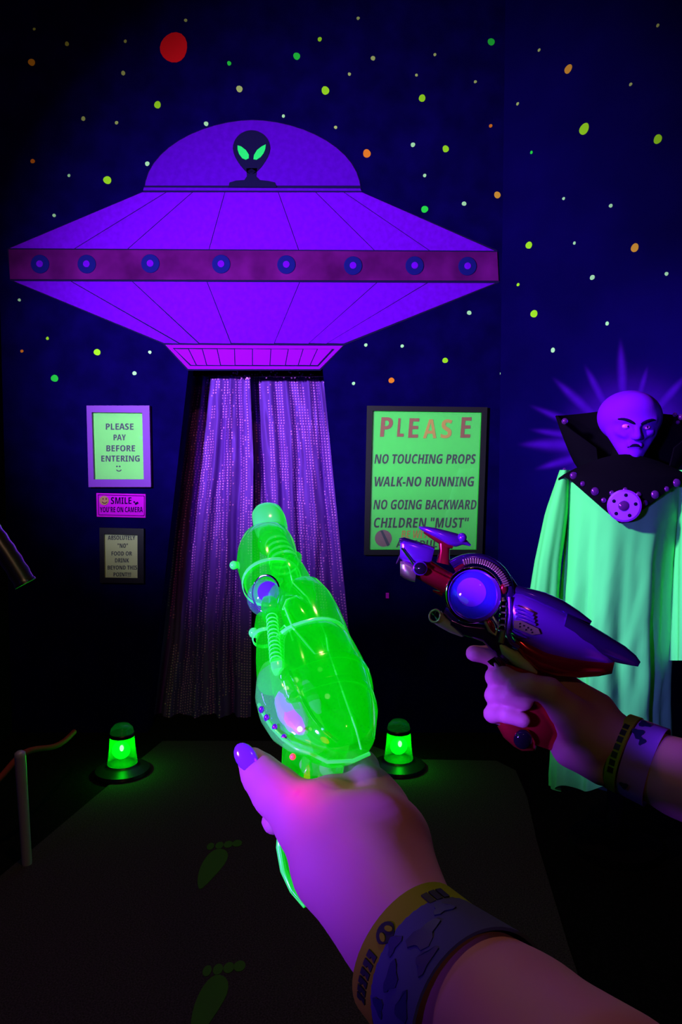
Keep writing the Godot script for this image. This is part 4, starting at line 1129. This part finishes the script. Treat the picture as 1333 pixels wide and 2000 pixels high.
	part(t, "pod_reflection", gun_loft([[556, 1352, 12, 0.7, 0.014], [562, 1368, 26, 0.7, 0.014], [572, 1392, 30, 0.7, 0.014], [584, 1416, 24, 0.7, 0.014], [592, 1430, 10, 0.7, 0.014]], 12, 3.0), M.pod_reflection, 30.0)  # pale plate drawn for the white reflection on the pod
	part(t, "pod_reflection", gun_loft([[596, 1330, 6, 0.6, 0.022], [606, 1350, 14, 0.6, 0.022], [618, 1378, 12, 0.6, 0.022], [624, 1392, 5, 0.6, 0.022]], 10, 3.0), M.pod_reflection, 30.0)
	part(t, "pod_rim", gun_line([[506, 1376, 0.004], [516, 1398, 0.008], [532, 1422, 0.010], [554, 1444, 0.012], [580, 1462, 0.012], [604, 1470, 0.010], [640, 1488, 0.004], [690, 1486, 0.002], [722, 1472, 0.0]], 0.0013), M.tip_mint_edge_glow, 60.0)
	for q in [[511, 1386], [521, 1402], [537, 1421], [555, 1441]]:
		part(t, "stud", ball(gp(q[0], q[1], 0.012), Vector3(0.0020, 0.0026, 0.0018), Basis.IDENTITY, 10), M.purple_chrome, 60.0)
	# mould seam, and edge glow drawn as bright mint lines
	part(t, "seam", gun_line([[556, 1088, 0.036], [566, 1112, 0.038], [572, 1138, 0.038], [600, 1166, 0.034], [622, 1205, 0.034], [638, 1245, 0.033], [641, 1268, 0.033], [648, 1290, 0.034], [664, 1335, 0.034], [680, 1380, 0.032], [696, 1425, 0.026], [706, 1464, 0.014]], 0.0007), M.tip_mint_edge_glow, 60.0)
	part(t, "petal_line", gun_line([[553, 1190, 0.040], [560, 1172, 0.042], [580, 1164, 0.042], [592, 1170, 0.042]], 0.0008), M.tip_mint_edge_glow, 60.0)
	part(t, "petal_line", gun_line([[556, 1186, 0.040], [572, 1226, 0.044], [596, 1254, 0.042], [616, 1278, 0.038], [640, 1276, 0.034]], 0.0008), M.tip_mint_edge_glow, 60.0)
	part(t, "shell_line", gun_line([[548, 1230, 0.030], [556, 1222, 0.034], [566, 1232, 0.036], [572, 1250, 0.036]], 0.0008), M.tip_mint_edge_glow, 60.0)
	part(t, "shell_line", gun_line([[566, 1312, 0.046], [590, 1362, 0.048], [612, 1400, 0.044], [636, 1430, 0.038], [660, 1448, 0.030]], 0.0012), M.green_plastic, 60.0)
	# ribbed hose along the left flank
	var hp := []
	var hr := []
	for k in 41:
		var f := k / 40.0
		hp.push_back(gp(lerpf(531, 540, f), lerpf(1203, 1294, f), 0.030)); hr.push_back(0.0036 + (0.0009 if k % 2 == 0 else 0.0))
	part(t, "ribbed_hose", tube(hp, hr, 14), M.green_plastic, 25.0)
	for k in 12:
		var f := (k + 0.5) / 12.0
		var c := gp(lerpf(531, 540, f), lerpf(1203, 1294, f), 0.030)
		var hv := (gp(540, 1294, 0.030) - gp(531, 1203, 0.030)).normalized()
		var h1 := hv.cross(Vector3.UP).normalized()
		part(t, "hose_rib", torus(c, h1 * 0.0043, hv.cross(h1) * 0.0043, 0.0006, 16, 6), M.tip_mint_edge_glow, 60.0)
	part(t, "hose_clip", gun_loft([[541, 1292, 12, 0.8, 0.026], [543, 1302, 14, 0.8, 0.026], [545, 1312, 11, 0.8, 0.026]], 12, 4.0), M.tip_mint_edge_glow, 40.0)
	# lit workings that show through the plastic
	for q in [[596, 1352, 0.016, 0.0030], [578, 1328, 0.018, 0.0022], [560, 1345, 0.020, 0.0020], [586, 1424, 0.022, 0.0018], [640, 1360, 0.018, 0.0020]]:
		part(t, "led_bulb", ball(gp(q[0], q[1], q[2]), Vector3.ONE * q[3], Basis.IDENTITY, 10), M.led_white, 60.0)
	part(t, "reflector", lathe(gp(606, 1330, 0.012), (CAM - GA).normalized(), [Vector2(0.011, 0.004), Vector2(0.005, -0.004), Vector2(0.0, -0.005)], 20), M.chrome, 60.0)
	# grip and trigger
	var gr := []
	for s in [[618, 1452, 0.505, 66], [612, 1490, 0.500, 62], [608, 1540, 0.490, 58], [604, 1590, 0.482, 59], [604, 1640, 0.475, 61], [618, 1700, 0.464, 64], [632, 1745, 0.456, 62], [644, 1772, 0.450, 48]]:
		var c := at(s[0], s[1], s[2])
		var w: float = s[3] / F * s[2]
		gr.push_back(ring(c, cam_basis.x * w, (CAM - c).normalized() * w * 0.95, 24, 2.4))
	part(t, "grip", loft(gr), M.green_plastic, 50.0)
	part(t, "grip_edge", tube([at(548, 1628, 0.472), at(546, 1655, 0.470), at(554, 1700, 0.462), at(572, 1738, 0.455), at(598, 1768, 0.449)], 0.0022, 10), M.tip_mint_edge_glow, 60.0)
	part(t, "trigger", tube([at(598, 1470, 0.545), at(600, 1505, 0.550), at(590, 1535, 0.545)], 0.005, 10), M.green_plastic, 60.0)
	part(t, "added_red_led", ball(at(572, 1478, 0.452), Vector3.ONE * 0.002, Basis.IDENTITY, 12), M.led_red, 60.0, "small added red lamp tinting the thumb")
	var l := OmniLight3D.new(); l.name = "added_red_gun_light"; add_child(l); l.position = at(560, 1496, 0.438)  # unseen red lamp added to tint the thumb pink
	l.light_color = Color(1.0, 0.20, 0.12); l.light_energy = 0.0005; l.omni_range = 3; l.omni_attenuation = 2.0; l.light_size = 0.004; l.shadow_enabled = true
	var _a := ax

# ------------------------------------------------------------------ hands
func hp_(l: Array) -> Vector3: return at(l[0], l[1], l[2])
func chain(pts: Array) -> Array:                               # [x, y, depth, radius] joints -> capsules
	var o := []
	for k in pts.size() - 1:
		o.push_back([hp_(pts[k]), hp_(pts[k + 1]), pts[k][3], pts[k + 1][3]])
	return o
func band(t: Node, called: String, p0: Vector3, p1: Vector3, r0: float, r1: float, m: Material, thick := 0.0014) -> MeshInstance3D:
	var ax := p1 - p0
	var h := ax.length()
	return part(t, called, lathe_open(p0, ax, [Vector2(r0, 0), Vector2(r0 + thick, 0), Vector2((r0 + r1) * 0.5 + thick, h * 0.5), Vector2(r1 + thick, h), Vector2(r1, h), Vector2((r0 + r1) * 0.5, h * 0.5), Vector2(r0, 0)], 48), m, 40.0)
func lathe_open(o: Vector3, axis: Vector3, profile: Array, n: int) -> G:
	axis = axis.normalized()
	var a := axis.cross(Vector3(0.3, 0.1, 0.94)).normalized(); var b := axis.cross(a)
	var rings := []
	for p in profile: rings.push_back(ring(o + axis * p.y, a * p.x, b * p.x, n))
	return loft(rings, false)
# a printed mark wrapped on a band: outline in (angle, height) about the axis
func band_mark(parent: Node, p0: Vector3, p1: Vector3, r: float, outline: Array, m: Material) -> void:
	var ax := (p1 - p0).normalized()
	var mid := (p0 + p1) * 0.5
	var toward := (CAM - mid).normalized()
	var a := (toward - ax * toward.dot(ax)).normalized(); var b := ax.cross(a)
	var q := []
	for o in outline: q.push_back(p0 + ax * o[1] + (a * cos(o[0]) + b * sin(o[0])) * r)
	var c := Vector3.ZERO
	for p in q: c += p
	c /= q.size()
	var out := (c - p0); out = (out - ax * out.dot(ax)).normalized()
	part(parent, "print", prism(q, out, 0.0007), m, 30.0)

func build_first_person() -> void:
	var W := [798, 1838, 0.352, 0.0270]
	var t := thing("person", at(1100, 2130, 0.26), "hand with violet thumbnail and wristbands gripping the green ray gun", "person")
	var prims := []
	prims.append_array(chain([[1190, 2210, 0.235, 0.036], [1016, 2045, 0.285, 0.0325], W]))
	prims.append_array(chain([W, [735, 1730, 0.392, 0.027], [685, 1650, 0.425, 0.029]]))
	prims.append_array(chain([[765, 1800, 0.372, 0.024], [738, 1640, 0.425, 0.026], [722, 1550, 0.478, 0.0150]]))        # towards the index knuckle
	prims.append_array(chain([[785, 1790, 0.372, 0.022], [762, 1640, 0.440, 0.022], [746, 1575, 0.482, 0.0150]]))
	prims.append_array(chain([[800, 1780, 0.372, 0.021], [770, 1660, 0.440, 0.019], [752, 1600, 0.472, 0.0155]]))
	prims.append_array(chain([[800, 1800, 0.365, 0.020], [770, 1690, 0.430, 0.018], [756, 1650, 0.462, 0.0140]]))
	prims.append_array(chain([[752, 1810, 0.368, 0.0235], [660, 1690, 0.412, 0.0250], [604, 1604, 0.448, 0.0195], [540, 1546, 0.474, 0.0150], [510, 1512, 0.487, 0.0120], [492, 1487, 0.494, 0.0092]]))   # thumb
	prims.append_array(chain([[602, 1604, 0.450, 0.017], [650, 1572, 0.464, 0.0165], [705, 1556, 0.474, 0.0155]]))      # web
	prims.append_array(chain([[660, 1640, 0.432, 0.024], [640, 1600, 0.448, 0.022]]))
	prims.append_array(chain([[722, 1548, 0.478, 0.0150], [706, 1500, 0.525, 0.0115], [660, 1490, 0.560, 0.0095], [606, 1494, 0.562, 0.0085]]))       # index, on the trigger
	prims.append_array(chain([[746, 1575, 0.482, 0.0150], [712, 1570, 0.535, 0.0115], [610, 1590, 0.545, 0.0100], [560, 1604, 0.516, 0.0090], [536, 1604, 0.496, 0.0087]]))
	prims.append_array(chain([[752, 1600, 0.472, 0.0150], [715, 1620, 0.528, 0.0110], [620, 1650, 0.534, 0.0098], [575, 1648, 0.506, 0.0088]]))
	prims.append_array(chain([[756, 1650, 0.462, 0.0135], [715, 1680, 0.505, 0.0100], [640, 1702, 0.512, 0.0088], [600, 1696, 0.492, 0.0080]]))
	part(t, "hand_and_forearm", body(prims, 0.0031, 0.0026), M.skin, 179.0)
	# thumbnail
	var tipp := at(488, 1482, 0.488); var ipp := at(515, 1520, 0.484)
	var along := (tipp - ipp).normalized()
	var look := (CAM - tipp).normalized()
	var up := (look - along * look.dot(along)).normalized()
	up = (up - cam_basis.x * 0.25).normalized()
	var side := along.cross(up).normalized()
	part(t, "thumbnail", ball(tipp + along * 0.0005 + up * 0.0065, Vector3(0.0072, 0.0105, 0.0026), Basis(side, along, side.cross(along)), 18), M.nail_violet, 60.0, "glossy violet thumbnail")
	# wristbands
	var a0 := at(800, 1855, 0.349); var a1 := at(842, 1897, 0.337)
	var yb := band(t, "wristband", a0, a1, 0.0325, 0.0332, M.band_yellow)
	yb.set_meta("label", "yellow paper wristband with dark print")
	var r := 0.0344
	var hh := (a1 - a0).length()
	for k in 6:                                                 # blocky lettering too dim to read
		var c := 0.34 + 0.115 * k
		band_mark(yb, a0, a1, r, [[c, hh * 0.34], [c + 0.085, hh * 0.34], [c + 0.085, hh * 0.50], [c + 0.05, hh * 0.52], [c + 0.085, hh * 0.70], [c, hh * 0.70]], M.band_print)
	for k in 3:
		var c := -0.98 + 0.13 * k
		band_mark(yb, a0, a1, r, [[c, hh * 0.45], [c + 0.10, hh * 0.45], [c + 0.10, hh * 0.86], [c, hh * 0.86]], M.band_print)
	var al := []
	for k in 20:                                                # little alien head
		var s := TAU * k / 20.0
		var y := sin(s)
		al.push_back([0.06 + 0.15 * cos(s) * (1.0 - 0.35 * maxf(-y, 0.0)), hh * (0.55 - 0.30 * y)])
	band_mark(yb, a0, a1, r, al, M.band_print)
	for e in [-1, 1]:
		var ey := []
		for k in 10:
			var s := TAU * k / 10.0
			ey.push_back([0.06 + e * 0.062 + 0.040 * cos(s), hh * (0.56 + 0.12 * sin(s) + 0.05 * e * cos(s))])
		band_mark(yb, a0, a1, r + 0.0006, ey, M.band_yellow)
	var b0 := at(846, 1901, 0.336); var b1 := at(948, 1992, 0.302)
	var wb := band(t, "wristband", b0, b1, 0.0330, 0.0350, M.band_paper_shaded)
	wb.set_meta("label", "broad paper wristband with shade in its blue colour and dark blotches")
	var bh := (b1 - b0).length()
	for q in [[0.35, 0.45, 0.16, 0.10], [-0.25, 0.55, 0.22, 0.14], [0.05, 0.25, 0.12, 0.08], [-0.7, 0.35, 0.14, 0.10], [0.75, 0.30, 0.10, 0.10], [-0.05, 0.82, 0.16, 0.09], [0.5, 0.78, 0.14, 0.1]]:
		var bl := []
		for k in 14:
			var s := TAU * k / 14.0
			var f := 1.0 + 0.35 * sin(3.0 * s + q[0] * 9.0)
			bl.push_back([q[0] + q[2] * f * cos(s), bh * (q[1] + q[3] * f * sin(s))])
		band_mark(wb, b0, b1, lerpf(0.0332, 0.0352, q[1]) + 0.0012, bl, M.band_blue_print)

# ------------------------------------------------------------------ the chrome ray gun, seen from its left
const DG := 0.80
func build_chrome_gun() -> void:
	var t := thing("toy_ray_gun", at(1040, 1465, DG), "purple red and gold chrome toy ray gun pointed across the rule sign", "toy gun")
	var P: StandardMaterial3D = M.purple_chrome; var D: StandardMaterial3D = M.dark_purple_chrome; var R: StandardMaterial3D = M.red_chrome; var Go: StandardMaterial3D = M.gold_chrome
	# muzzle
	part(t, "muzzle_top", swell([[782, 1052, 782, 1092, 0.014], [790, 1051, 792, 1099, 0.018], [815, 1057, 812, 1104, 0.019], [838, 1064, 830, 1106, 0.018], [850, 1069, 842, 1100, 0.014]], DG, 20, 3.4), P, 40.0)
	part(t, "muzzle_crest", swell([[780, 1051, 783, 1066, 0.010], [790, 1049, 794, 1062, 0.012], [820, 1058, 822, 1070, 0.012], [849, 1068, 848, 1080, 0.008]], DG - 0.004, 14, 2.4), D, 40.0)
	part(t, "muzzle_jaw", swell([[782, 1096, 782, 1124, 0.013], [790, 1094, 790, 1130, 0.017], [804, 1100, 802, 1135, 0.018], [815, 1106, 811, 1137, 0.016]], DG, 20, 3.4), Go, 40.0)
	part(t, "muzzle_trim", tube([at(785, 1070, DG - 0.0195), at(797, 1086, DG - 0.020), at(808, 1102, DG - 0.0205)], 0.0011, 8), M.chrome, 60.0)
	part(t, "muzzle_bore", lathe(at(783, 1090, DG), (at(783, 1090, DG) - at(840, 1115, DG)).normalized(), [Vector2(0.008, 0.0), Vector2(0.008, 0.002), Vector2(0.0, 0.0025)], 16), M.black_gloss)
	var kn := at(821, 1110, DG - 0.021)
	var kd := (CAM - kn).normalized()
	part(t, "muzzle_knob", lathe(kn, kd, [Vector2(0.0066, -0.004), Vector2(0.0066, 0.001), Vector2(0.005, 0.003), Vector2(0.0, 0.0042)], 20), M.black_gloss, 50.0)
	part(t, "knob_ring", torus(kn, cam_basis.x * 0.0068, cam_basis.y * 0.0068, 0.0009, 24, 8), P, 60.0)
	# barrel
	part(t, "barrel", swell([[836, 1090, 812, 1128, 0.013], [860, 1106, 840, 1144, 0.014], [892, 1124, 870, 1160, 0.014]], DG, 18, 2.2), R, 50.0)
	part(t, "barrel_rib", swell([[830, 1102, 826, 1109, 0.016], [888, 1131, 884, 1139, 0.0165]], DG, 12, 2.0), R, 50.0)
	part(t, "barrel_foot", swell([[846, 1152, 846, 1156, 0.006], [866, 1156, 864, 1166, 0.007]], DG, 10), R, 50.0)
	# sight on its stem
	part(t, "sight_stem", swell([[857, 1052, 880, 1060, 0.006], [858, 1075, 879, 1078, 0.006], [853, 1098, 879, 1104, 0.009]], DG, 14, 3.0), R, 50.0)
	part(t, "sight_underside", swell([[826, 1040, 832, 1038, 0.004], [848, 1056, 856, 1044, 0.007], [872, 1071, 880, 1056, 0.008], [884, 1072, 888, 1062, 0.005]], DG, 12, 2.2), R, 50.0)
	part(t, "sight_fin", swell([[818, 1028, 820, 1033, 0.003], [832, 1028, 834, 1042, 0.009], [852, 1031, 853, 1052, 0.013], [876, 1037, 876, 1066, 0.014], [894, 1042, 892, 1068, 0.011], [908, 1050, 904, 1064, 0.006], [921, 1064, 919, 1067, 0.002]], DG, 18, 2.2), P, 50.0)
	part(t, "sight_bead", ball(at(903, 1050, DG - 0.006), Vector3.ONE * 0.0052, Basis.IDENTITY, 16), P, 60.0)
	# arch with teeth
	var oc := at(925, 1162, DG)
	var arch := []
	for k in 15:
		var s := deg_to_rad(lerpf(126.0, -8.0, k / 14.0))
		arch.push_back([925.0 + 82.0 * cos(s), 1162.0 - 82.0 * sin(s), 925.0 + 62.0 * cos(s), 1162.0 - 62.0 * sin(s), 0.014])
	part(t, "arch", swell(arch, DG, 14, 2.6), D, 50.0)
	part(t, "arch_rear", swell([[880, 1096, 892, 1120, 0.010], [900, 1088, 906, 1108, 0.012], [918, 1085, 920, 1100, 0.010]], DG, 12, 2.6), R, 50.0)
	for k in 24:
		var s := deg_to_rad(lerpf(106.0, 16.0, k / 23.0))
		var c := at(925.0 + 67.0 * cos(s), 1162.0 - 67.0 * sin(s), DG - 0.0145)
		part(t, "arch_tooth", rbox(c, Vector3(0.0030, 0.0007, 0.0024), cam_basis * Basis(Vector3.BACK, s), 0.0004), Go)
	part(t, "red_lamp", ball(at(984, 1150, DG - 0.014), Vector3(0.004, 0.006, 0.003), Basis.IDENTITY, 12), R, 60.0)
	# orb
	var vd := (CAM - oc).normalized()
	part(t, "orb_housing", lathe(oc, vd, [Vector2(0.028, -0.014), Vector2(0.0305, -0.004), Vector2(0.0305, 0.010), Vector2(0.029, 0.014), Vector2(0.0255, 0.015), Vector2(0.0245, 0.011), Vector2(0.0, 0.010)], 40), P, 40.0)
	part(t, "orb_bezel", torus(oc + vd * 0.014, cam_basis.x * 0.0288, cam_basis.y * 0.0288, 0.0022, 40, 10), M.chrome, 60.0)
	part(t, "orb_disc", lathe(oc + vd * 0.0108 + cam_basis.x * -0.002 + cam_basis.y * 0.003, vd, [Vector2(0.0158, 0), Vector2(0.0155, 0.0012), Vector2(0, 0.0016)], 32), M.orb_reflection_violet, 40.0)  # disc drawn for the violet reflection in the orb
	var dome := []
	for k in 9:
		var s := PI * 0.5 * k / 8.0
		dome.push_back(Vector2(0.0265 * cos(s), 0.012 + 0.012 * sin(s)))
	part(t, "orb_dome", lathe(oc, vd, dome, 36), M.orb_glass_blue, 60.0)
	# lower light tube
	var lc := at(854, 1205, DG - 0.004)
	var la := (at(854, 1205, DG - 0.004) - at(905, 1236, DG + 0.004)).normalized()
	var lf := (la + vd * 1.3).normalized()
	part(t, "light_tube", swell([[862, 1193, 846, 1216, 0.007, 0.0], [872, 1206, 858, 1224, 0.0075], [890, 1222, 880, 1236, 0.006], [907, 1242, 902, 1244, 0.002]], DG, 16, 2.0), M.cream_plastic, 50.0)
	part(t, "light_tube_rim", torus(lc + lf * 0.005, lf.cross(Vector3.UP).normalized() * 0.0066, lf.cross(lf.cross(Vector3.UP)).normalized() * 0.0068, 0.0013, 24, 8), Go, 60.0)
	part(t, "light_tube_lens", lathe(lc + lf * 0.003, lf, [Vector2(0.0060, 0), Vector2(0.0058, 0.002), Vector2(0, 0.0035)], 20), M.black_gloss, 60.0)
	part(t, "light_tube_cover", swell([[872, 1186, 866, 1198, 0.008], [888, 1194, 880, 1212, 0.009], [900, 1216, 892, 1228, 0.007]], DG, 14), P, 50.0)
	# frame below the orb
	part(t, "lower_frame", swell([[884, 1208, 880, 1222, 0.008], [910, 1216, 904, 1240, 0.010], [950, 1218, 944, 1254, 0.011], [985, 1236, 976, 1286, 0.012], [1002, 1260, 992, 1300, 0.012]], DG, 14, 2.6), D, 50.0)
	part(t, "gold_bracket", tube([at(946, 1212, DG - 0.013), at(962, 1204, DG - 0.014), at(975, 1222, DG - 0.015), at(968, 1240, DG - 0.015), at(957, 1232, DG - 0.014), at(948, 1214, DG - 0.013)], 0.0018, 10), Go, 60.0)
	part(t, "red_insert", ball(at(960, 1222, DG - 0.012), Vector3(0.004, 0.008, 0.003), cam_basis * Basis(Vector3.BACK, 0.4), 12), R, 60.0)
	part(t, "gasket", swell([[978, 1168, 986, 1166, 0.015], [980, 1200, 992, 1198, 0.019], [977, 1230, 990, 1234, 0.019], [972, 1254, 986, 1258, 0.015]], DG, 14, 3.0), Go, 40.0)
	for k in 5:
		part(t, "gasket_block", rbox(at(983.0 - 0.6 * k, 1178.0 + 12.0 * k, DG - 0.0195), Vector3(0.0034, 0.0024, 0.002), cam_basis * Basis(Vector3.BACK, -0.1), 0.0006), M.chrome)
	part(t, "gasket_rail", tube([at(995, 1166, DG - 0.018), at(997, 1200, DG - 0.020), at(992, 1240, DG - 0.020), at(1000, 1256, DG - 0.019), at(1014, 1264, DG - 0.018)], 0.0020, 10), P, 60.0)
	# rear body
	part(t, "rear_body", swell([[1000, 1156, 990, 1228, 0.016], [1020, 1156, 1004, 1250, 0.023], [1050, 1166, 1030, 1268, 0.026], [1090, 1186, 1068, 1286, 0.027], [1130, 1208, 1110, 1296, 0.025], [1165, 1230, 1148, 1300, 0.021], [1195, 1256, 1182, 1302, 0.014], [1204, 1280, 1196, 1304, 0.006]], DG, 24, 2.2), P, 50.0)
	part(t, "rear_belly", swell([[1006, 1236, 1008, 1264, 0.014], [1032, 1250, 1024, 1290, 0.020], [1066, 1266, 1052, 1312, 0.022], [1100, 1276, 1090, 1321, 0.022], [1140, 1284, 1132, 1324, 0.020], [1176, 1288, 1170, 1321, 0.015], [1202, 1290, 1196, 1316, 0.008]], DG, 20, 2.3), R, 50.0)
	part(t, "spike", swell([[1110, 1196, 1096, 1250, 0.020, 0.004], [1150, 1218, 1136, 1268, 0.019, 0.004], [1190, 1242, 1176, 1286, 0.015, 0.004], [1222, 1262, 1208, 1295, 0.010, 0.004], [1243, 1280, 1234, 1300, 0.006, 0.004], [1252, 1293, 1247, 1302, 0.002, 0.004]], DG, 18, 2.1), D, 50.0)
	part(t, "top_fin", swell([[1003, 1142, 1000, 1166, 0.008], [1034, 1149, 1034, 1176, 0.014], [1066, 1157, 1062, 1190, 0.016], [1100, 1172, 1094, 1204, 0.014], [1132, 1193, 1126, 1214, 0.010], [1157, 1213, 1152, 1222, 0.004]], DG, 18, 2.1), D, 50.0)
	part(t, "dorsal_spur", swell([[987, 1121, 990, 1158, 0.005], [997, 1122, 998, 1158, 0.006], [1012, 1144, 1008, 1160, 0.003]], DG, 12, 2.6), D, 40.0)
	for k in 4:
		part(t, "vent_rib", tube([at(1006.0 + k, 1184.0 + 7.5 * k, DG - 0.0245), at(1024.0 + k * 1.5, 1190.0 + 7.5 * k, DG - 0.0275), at(1042.0 + k * 1.5, 1199.0 + 7.0 * k, DG - 0.0275)], 0.0016, 8), P, 60.0)
	var plate := []
	for q in [[1004, 1212], [1018, 1212], [1052, 1228], [1056, 1238], [1040, 1240], [1004, 1226]]: plate.push_back(at(q[0], q[1], DG - 0.0268))
	var sp := part(t, "grille_plate", prism(plate, vd, 0.0016), Go, 30.0)
	for q in [[1016, 1218], [1024, 1222], [1032, 1226], [1016, 1224], [1028, 1230], [1038, 1230], [1040, 1235]]:
		part(sp, "grille_hole", ball(at(q[0], q[1], DG - 0.0285), Vector3.ONE * 0.0011, Basis.IDENTITY, 8), M.black_gloss)
	part(t, "lower_scoop", swell([[1002, 1228, 1000, 1238, 0.023], [1016, 1234, 1012, 1250, 0.026], [1032, 1244, 1028, 1250, 0.027]], DG, 12), P, 50.0)
	# handle
	part(t, "handle_plate", swell([[974, 1250, 970, 1260, 0.010], [990, 1258, 980, 1280, 0.015], [1012, 1270, 1002, 1298, 0.017], [1036, 1288, 1026, 1312, 0.016], [1052, 1308, 1048, 1320, 0.010]], DG, 16, 2.4), M.cream_plastic, 50.0)
	part(t, "trigger", swell([[968, 1282, 952, 1292, 0.004], [978, 1296, 964, 1304, 0.004], [984, 1308, 978, 1312, 0.003]], DG - 0.004, 12), M.chrome, 50.0)
	part(t, "grip", swell([[988, 1296, 1066, 1322, 0.014], [988, 1340, 1082, 1352, 0.016], [984, 1380, 1096, 1392, 0.018], [976, 1412, 1100, 1436, 0.018], [980, 1432, 1078, 1466, 0.014]], DG, 20, 2.6), R, 50.0)
	part(t, "pommel", swell([[972, 1418, 1010, 1404, 0.015], [984, 1440, 1040, 1424, 0.019], [1004, 1458, 1050, 1450, 0.017], [1020, 1467, 1046, 1466, 0.010]], DG - 0.004, 18, 2.3), R, 50.0)
	part(t, "pommel_gem", ball(at(1022, 1444, DG - 0.022), Vector3(0.0100, 0.0105, 0.006), cam_basis, 18), M.black_gloss, 60.0)

func build_second_person() -> void:
	var t := thing("person", at(1600, 1640, 0.66), "hand with yellow and pale paper wristbands gripping the chrome ray gun", "person")
	var d := DG
	var prims := []
	prims.append_array(chain([[1780, 1715, d - 0.20, 0.048], [1480, 1585, d - 0.10, 0.041], [1330, 1520, d - 0.05, 0.0385], [1215, 1470, d - 0.01, 0.0335]]))
	prims.append_array(chain([[1215, 1468, d - 0.01, 0.034], [1150, 1420, d + 0.0, 0.034], [1112, 1392, d + 0.01, 0.032]]))
	prims.append_array(chain([[1180, 1490, d - 0.01, 0.024], [1120, 1455, d + 0.0, 0.024], [1092, 1430, d + 0.012, 0.018]]))
	prims.append_array(chain([[1150, 1400, d + 0.01, 0.032], [1095, 1350, d + 0.022, 0.022], [1062, 1328, d + 0.028, 0.0150]]))
	prims.append_array(chain([[1110, 1380, d + 0.02, 0.024], [1064, 1362, d + 0.032, 0.0150]]))
	prims.append_array(chain([[1110, 1400, d + 0.02, 0.024], [1066, 1396, d + 0.032, 0.0145]]))
	prims.append_array(chain([[1110, 1420, d + 0.02, 0.022], [1070, 1424, d + 0.030, 0.0130]]))
	# thumb lying along the near side
	prims.append_array(chain([[1160, 1440, d - 0.012, 0.030], [1108, 1388, d - 0.024, 0.0185], [1072, 1350, d - 0.030, 0.0140], [1036, 1338, d - 0.032, 0.0112], [1010, 1340, d - 0.031, 0.0090]]))
	# index finger out to the trigger
	prims.append_array(chain([[1062, 1326, d + 0.028, 0.0145], [1010, 1300, d + 0.024, 0.0110], [960, 1280, d + 0.014, 0.0102], [926, 1276, d + 0.006, 0.0090]]))
	# three fingers wrapped round the grip
	prims.append_array(chain([[1064, 1360, d + 0.032, 0.0140], [994, 1336, d + 0.030, 0.0112], [966, 1322, d + 0.004, 0.0092], [986, 1319, d - 0.018, 0.0089], [1022, 1332, d - 0.026, 0.0082]]))
	prims.append_array(chain([[1066, 1394, d + 0.032, 0.0138], [990, 1370, d + 0.030, 0.0110], [965, 1358, d + 0.002, 0.0092], [990, 1357, d - 0.020, 0.0089], [1026, 1372, d - 0.027, 0.0082]]))
	prims.append_array(chain([[1070, 1424, d + 0.030, 0.0125], [992, 1404, d + 0.028, 0.0104], [963, 1394, d + 0.002, 0.0090], [990, 1395, d - 0.020, 0.0086], [1022, 1407, d - 0.026, 0.0080]]))
	part(t, "hand_and_forearm", body(prims, 0.0030, 0.0019), M.skin, 179.0)
	var a0 := at(1210, 1467, d - 0.006); var a1 := at(1231, 1476, d - 0.013)
	var yb := band(t, "wristband", a0, a1, 0.0405, 0.0412, M.band_yellow)
	yb.set_meta("label", "yellow paper wristband with dark print")
	var hh := (a1 - a0).length()
	for k in 7:
		var c := -0.75 + 0.20 * k
		band_mark(yb, a0, a1, 0.0420, [[c, hh * 0.25], [c + 0.15, hh * 0.25], [c + 0.15, hh * 0.75], [c, hh * 0.75]], M.band_print)
	var b0 := at(1233, 1477, d - 0.014); var b1 := at(1284, 1499, d - 0.030)
	var wb := band(t, "wristband", b0, b1, 0.0400, 0.0412, M.band_paper_lit)
	wb.set_meta("label", "paper wristband with violet light in its colour and dark motif")
	var bh := (b1 - b0).length()
	for q in [[-0.62, 0.20, 0.14, 0.20], [-0.45, 0.44, 0.10, 0.12], [-1.05, 0.22, 0.16, 0.20], [0.8, 0.3, 0.1, 0.15]]:
		var bl := []
		for k in 14:
			var s := TAU * k / 14.0
			var f := 1.0 + 0.3 * sin(3.0 * s + q[0] * 9.0)
			bl.push_back([q[0] + q[2] * f * cos(s), bh * (q[1] + q[3] * f * sin(s))])
		band_mark(wb, b0, b1, 0.0422, bl, M.band_blue_print)
